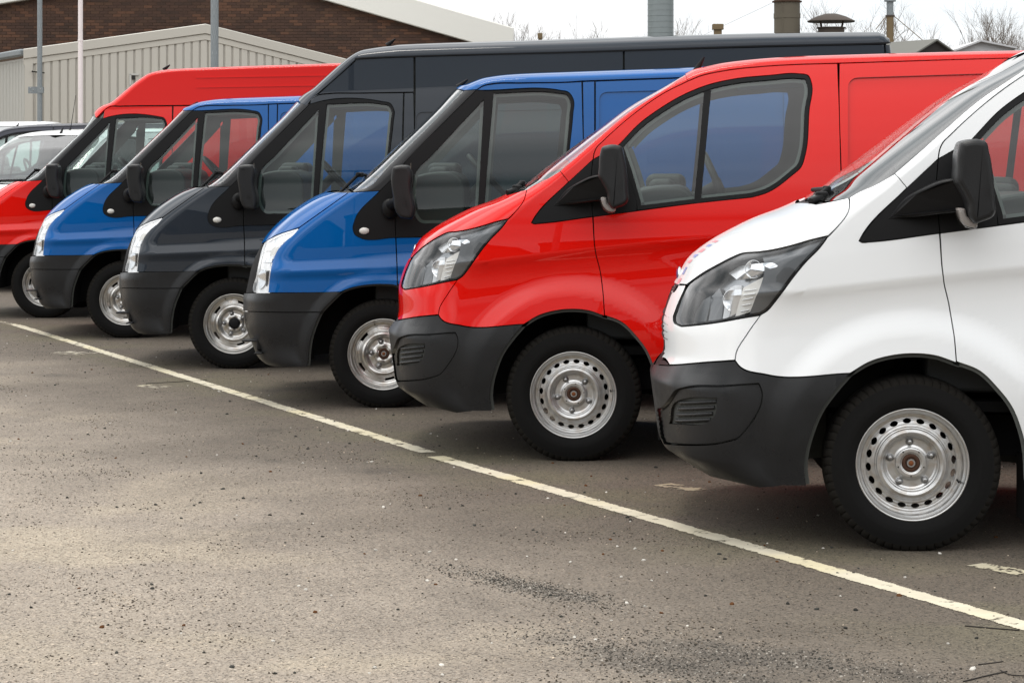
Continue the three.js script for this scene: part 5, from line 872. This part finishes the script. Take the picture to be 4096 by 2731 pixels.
{ // workshop roofs, flues and vents to the right
  const d = 60, S = d / F, wk = new THREE.Group(), h = EYE + (PY - 185) * S, x0 = (2085 - PX) * S, x1 = (3640 - PX) * S;
  mesh('wall', box(x1 - x0, h - 0.2, 9, (x0 + x1) / 2, (h - 0.2) / 2, -d - 4.2), M2.darkWall, wk); mesh('roof', box(x1 - x0 + 0.4, 0.2, 9.4, (x0 + x1) / 2, h - 0.1, -d - 4.2), M2.roof, wk);
  tag(top(shade(wk), 'workshop'), 'flat-roofed dark workshop behind the dark grey van, carrying flues', 'building');
  const stand = (name, nx, lb, cat, build) => { const o = new THREE.Group(); o.position.set((nx - PX) * S, h, -d - 0.8); build(o); tag(top(shade(o), name), lb, cat); };
  const up = ny => EYE + (PY - ny) * (d + 0.8) / F - h;
  stand('flue_stack', 2651, 'silver-grey spiral duct stack rising above the dark grey van', 'stack', o => { const r = 52 * (d + .8) / F; mesh('duct', merge([bar([0, 0, 0], [0, 7, 0], r, 28)]), M2.duct, o); for (let k = 0; k < 46; k++) mesh('seam_ring', merge([new THREE.TorusGeometry(r + 0.002, 0.007, 5, 28).rotateX(Math.PI / 2 + (k % 3 ? 0.03 : 0.05)).translate(0, 0.1 + k * 0.15, 0)]), M2.duct, o); });
  stand('flue_stack', 3164, 'weathered brown concrete-coloured flue with a rusty collar', 'stack', o => { const r = 52 * (d + .8) / F; mesh('pipe', merge([bar([0, 0, 0], [0, 7, 0], r, 28)]), M2.flue, o); mesh('band', merge([bar([0, up(73), 0], [0, up(54), 0], r + 0.012, 28)]), M2.flue, o); mesh('collar', merge([bar([0, up(9), 0], [0, up(4), 0], r + 0.05, 28)]), M2.rust, o); mesh('guy_wire', merge([bar([-r, up(8), 0], [-2.2, up(140), 0], 0.003, 4)]), M2.rust, o); mesh('guy_wire', merge([bar([r, up(8), 0], [1.1, up(180), 0], 0.003, 4)]), M2.rust, o); mesh('seam', box(0.02, 6.8, 0.02, -r * 0.45, 3.4, r * 0.9), M2.flue, o); });
  stand('roof_vent', 3343, 'dark conical cowl vent on legs between the brown flue and the slim chimney', 'vent', o => { const R0 = 96 * (d + .8) / F, y = up(84); mesh('cowl', merge([lathe([[0, up(54) - y], [R0 * 0.25, up(55) - y], [R0 * 0.62, up(66) - y], [R0, 0], [R0 * 0.97, -0.03], [0, 0.02]], 32).rotateX(-Math.PI / 2).translate(0, y, 0)]), M2.cowl, o); for (const s of [-1, 1]) mesh('leg', merge([bar([s * R0 * 0.42, up(110), 0.1], [s * R0 * 0.48, y, 0.1], 0.03, 6)]), M2.cowl, o); mesh('throat', merge([bar([0, 0, 0], [0, up(112), 0], R0 * 0.55, 28), bar([0, up(114), 0], [0, up(109), 0], R0 * 0.61, 28)]), M2.cowl, o); });
  stand('chimney_pipe', 3582, 'slim chimney pipe, silver above and rust brown below, stayed by wires', 'chimney', o => { const r = 14.5 * (d + .8) / F; mesh('lower_pipe', merge([bar([0, -0.2, 0], [0, up(62), 0], r, 18)]), M2.brownPipe, o); mesh('upper_pipe', merge([bar([0, up(62), 0], [0, 7, 0], r * 0.95, 18)]), M2.galv, o); mesh('clamp', merge([bar([0, up(66), 0], [0, up(60), 0], r + 0.025, 18)]), M2.cowl, o); mesh('cap', merge([bar([0, up(6), 0], [0, up(-4), 0], r + 0.06, 18)]), M2.galv, o); const s2 = (d + .8) / F; mesh('stay', merge([bar([r, up(63), 0], [132 * s2, up(162), 0], 0.011, 5)]), M2.brownPipe, o); mesh('stay', merge([bar([-r, up(63), 0], [-58 * s2, up(118), 0.0], 0.011, 5)]), M2.brownPipe, o); mesh('stay', merge([bar([-r, up(68), 0], [-38 * s2, up(120), 0], 0.011, 5)]), M2.brownPipe, o); });
  for (const [nx, ny, w, lb] of [[2162, 148, 20, 'tiny box vent near the end of the white barge board'], [2883, 112, 44, 'small brown box vent between the spiral duct and the brown flue']]) stand('roof_vent', nx, lb, 'vent', o => { const W = w * S; mesh('throat', box(W * 0.7, up(ny), W * 0.6, 0, up(ny) / 2, 0), M2.brownPipe, o); mesh('cap', merge([rbox(W, 0.13, W, 0.015, 0, up(ny) + 0.04, 0), box(W * 1.03, 0.02, W, 0, up(ny) - 0.03, 0)]), M2.brownPipe, o); });
  const gable = (name, n0, nP, n1, yE, yP, yR, dd, wallM, roofM, lb, deep, side) => { const g = new THREE.Group(), X = n => (n - PX) * dd / F, Y = y => EYE + (PY - y) * dd / F, s = new THREE.Shape(); s.moveTo(X(n0), 0); s.lineTo(X(n1), 0); s.lineTo(X(n1), Y(yR)); s.lineTo(X(nP), Y(yP)); s.lineTo(X(n0), Y(yE)); mesh('wall', new THREE.ExtrudeGeometry(s, { depth: deep, bevelEnabled: false }).translate(0, 0, -dd - deep), wallM, g); for (const [a, c, ya, yc] of [[n0 - 6, nP, yE + 2, yP], [nP, n1 + 6, yP, yR + 2]]) { const q = new THREE.Shape(); q.moveTo(X(a), Y(ya)); q.lineTo(X(c), Y(yc)); q.lineTo(X(c), Y(yc) + 0.05); q.lineTo(X(a), Y(ya) + 0.05); mesh('roof', new THREE.ExtrudeGeometry(q, { depth: deep + 0.3, bevelEnabled: false }).translate(0, 0, -dd - deep - 0.1), roofM, g); } tag(top(shade(g), name), lb, 'shed'); };
  { // dark-gabled shed: its long roof faces left, so it is turned
    const dd = 56, s2 = dd / F, g = new THREE.Group(), p = at(3740, PY, dd); g.position.set(p.x, 0, p.z); g.rotation.y = 0.55; const yE = EYE + (PY - 214) * s2, yP = EYE + (PY - 163) * s2;
    const s = new THREE.Shape(); s.moveTo(-0.62, 0); s.lineTo(0.62, 0); s.lineTo(0.62, yE); s.lineTo(0, yP); s.lineTo(-0.62, yE); mesh('wall', new THREE.ExtrudeGeometry(s, { depth: 3, bevelEnabled: false }).translate(0, 0, -3), M2.darkWall, g);
    for (const k of [-1, 1]) { const q = new THREE.Shape(); q.moveTo(0, yP); q.lineTo(k * 0.68, yE - 0.03); q.lineTo(k * 0.68, yE + 0.01); q.lineTo(0, yP + 0.04); mesh('roof', new THREE.ExtrudeGeometry(q, { depth: 3.2, bevelEnabled: false }).translate(0, 0, -3.1), M2.roof, g); }
    tag(top(shade(g), 'small_shed'), 'small shed with a black gable and ribbed grey roof beside the slim chimney', 'shed');
  }
  gable('small_shed', 3836, 3921, 4060, 200, 167, 194, 66, M2.pale, M2.pale, 'pale grey gabled roof low above the red wedge-nosed van', 6);
}
{ // bare trees
  function tree(nx, d, h, spread, seed, lb, lean = 0) {
    const R = rng(seed), o = new THREE.Group(), p = at(nx, PY, d); o.position.set(p.x, 0, p.z); const trunk = [], twigs = [];
    const grow = (a, dir, len, r, lv) => {
      const b = a.clone().addScaledVector(dir, len); (lv < 2 ? trunk : twigs).push(bar(a, b, r, lv < 2 ? 7 : lv < 4 ? 4 : 3, r * 0.68));
      if (lv >= 7 || len < 0.09) return; const n = lv === 0 ? 4 : lv === 1 ? 3 : 2 + (R() < 0.5 ? 1 : 0);
      for (let k = 0; k < n; k++) { const s = new THREE.Vector3(R() - 0.5, R() - 0.35, R() - 0.5).normalize().multiplyScalar(spread * (0.6 + 0.6 * R())); const nd = dir.clone().add(s).add(new THREE.Vector3(0, 0.16, 0)).normalize(); grow(a.clone().lerp(b, lv === 0 ? 0.75 + 0.25 * R() : 0.6 + 0.4 * R()), nd, len * (0.62 + 0.22 * R()), r * 0.62, lv + 1); }
    };
    grow(new THREE.Vector3(), new THREE.Vector3(lean, 1, 0).normalize(), h * 0.37, h * 0.012, 0);
    mesh('trunk', merge(trunk), M2.bark, o); mesh('crown', merge(twigs), M2.bark, o); tag(top(shade(o), 'bare_tree'), lb, 'tree', 'bare winter trees behind the roofs');
  }
  const hgt = (ny, d) => EYE + (PY - ny) * d / F;
  tree(2112, 75, hgt(105, 75) * 0.95, 0.7, 3, 'bare tree just past the end of the white barge board');
  tree(2575, 80, hgt(85, 80) * 0.92, 0.75, 8, 'bare tree partly hidden by the silver spiral duct');
  tree(3462, 78, hgt(10, 78) * 1.0, 0.85, 12, 'bare tree spreading behind the dark cowl vent');
  tree(3772, 78, hgt(128, 78) * 0.92, 0.8, 18, 'bare tree above the small black-gabled shed');
  tree(3975, 72, hgt(70, 72) * 0.92, 0.85, 22, 'dense bare tree above the pale grey gabled roof');
  tree(4095, 74, hgt(74, 74) * 0.92, 0.75, 26, 'bare tree at the edge of the view beyond the pale grey roof');
}
// vehicles beyond the row
const BG = 'vans parked beyond the end of the row';
{
  const put = (kind, m, nx, d, turn, label, extra) => { const v = buildVan(kind, m, {}); const p = at(nx, PY, d); v.position.set(p.x, 0, p.z); v.rotation.y = turn; if (extra) extra(v); tag(v, label, 'van', BG); top(shade(v), 'panel_van'); };
  put('A', M.offwhite, 105, 27.6, 1.0, 'white van with a long whip aerial, beside the red high-roofed van', v => { v.scale.setScalar(0.93); mesh('whip_aerial', merge([bar([0.93, 2.0, -0.15], [0.97, 2.08, -0.15], 0.018, 8, 0.006), bar([0.97, 2.08, -0.15], [1.06, 2.5, -0.15], 0.005, 5, 0.003)]), M.rubber, v); });
  put('A', M.slate, -110, 33.5, 0.0, 'dark slate van standing behind the white van with the whip aerial');
  put('low', M.offwhite, -712, 37, 0.0, 'white low-roofed van farthest back, before the pale metal lean-to');
}
// ------------------------------------------------------------------ across the yard, behind the viewer: what windows, lamps and paint mirror
{
  const wall = std({ color: rgb(0.10, 0.075, 0.058), roughness: 0.9 }), wall2 = std({ color: rgb(0.16, 0.155, 0.145), roughness: 0.8 }), roofM = std({ color: rgb(0.05, 0.05, 0.052), roughness: 0.8 });
  const hall = (x, z, w, dp, h, rise, m, lb) => { const g = new THREE.Group(); g.position.set(x, 0, z); const s = new THREE.Shape(); s.moveTo(-w / 2, 0); s.lineTo(w / 2, 0); s.lineTo(w / 2, h); s.lineTo(0, h + rise); s.lineTo(-w / 2, h); mesh('wall', new THREE.ExtrudeGeometry(s, { depth: dp, bevelEnabled: false }), m, g); for (const k of [-1, 1]) { const q = new THREE.Shape(); q.moveTo(0, h + rise); q.lineTo(k * (w / 2 + 0.3), h - 0.05); q.lineTo(k * (w / 2 + 0.3), h + 0.15); q.lineTo(0, h + rise + 0.2); mesh('roof', new THREE.ExtrudeGeometry(q, { depth: dp + 0.6, bevelEnabled: false }).translate(0, 0, -0.3), roofM, g); } const dr = mesh('loading_door', box(4, 4.2, 0.1, -w * 0.2, 2.1, -0.05), wall2, g); mesh('window', box(2.2, 1.2, 0.06, w * 0.2, 3, -0.03), M.dark, g); tag(top(shade(g), 'warehouse'), lb, 'building'); };
  hall(-22, 34, 26, 20, 5.4, 2.0, wall, 'brown gabled warehouse across the yard, left of the taller one');
  hall(8, 40, 30, 20, 6.6, 2.4, wall, 'tall brown gabled warehouse across the yard');
  hall(40, 33, 24, 20, 5.0, 2.0, wall2, 'grey gabled warehouse across the yard, right of the taller one');
  hall(-56, 30, 30, 22, 6.0, 1.8, wall2, 'long grey gabled warehouse at the far corner of the yard');
  const lp = (x, z, h, lb) => { const o = new THREE.Group(); o.position.set(x, 0, z); mesh('pole', merge([bar([0, 0, 0], [0, h, 0], 0.09, 12, 0.06)]), M2.galv, o); mesh('lamp_head', merge([rbox(1.5, 0.14, 0.3, 0.05, 0, h, 0)]), M2.galv, o); tag(top(shade(o), 'lamp_post'), lb, 'post'); };
  lp(-4, 22, 9.5, 'tall twin-headed lamp post across the yard before the tall warehouse'); lp(14, 24, 9.5, 'tall twin-headed lamp post across the yard before the grey warehouse');
}

renderer.render(scene, camera);
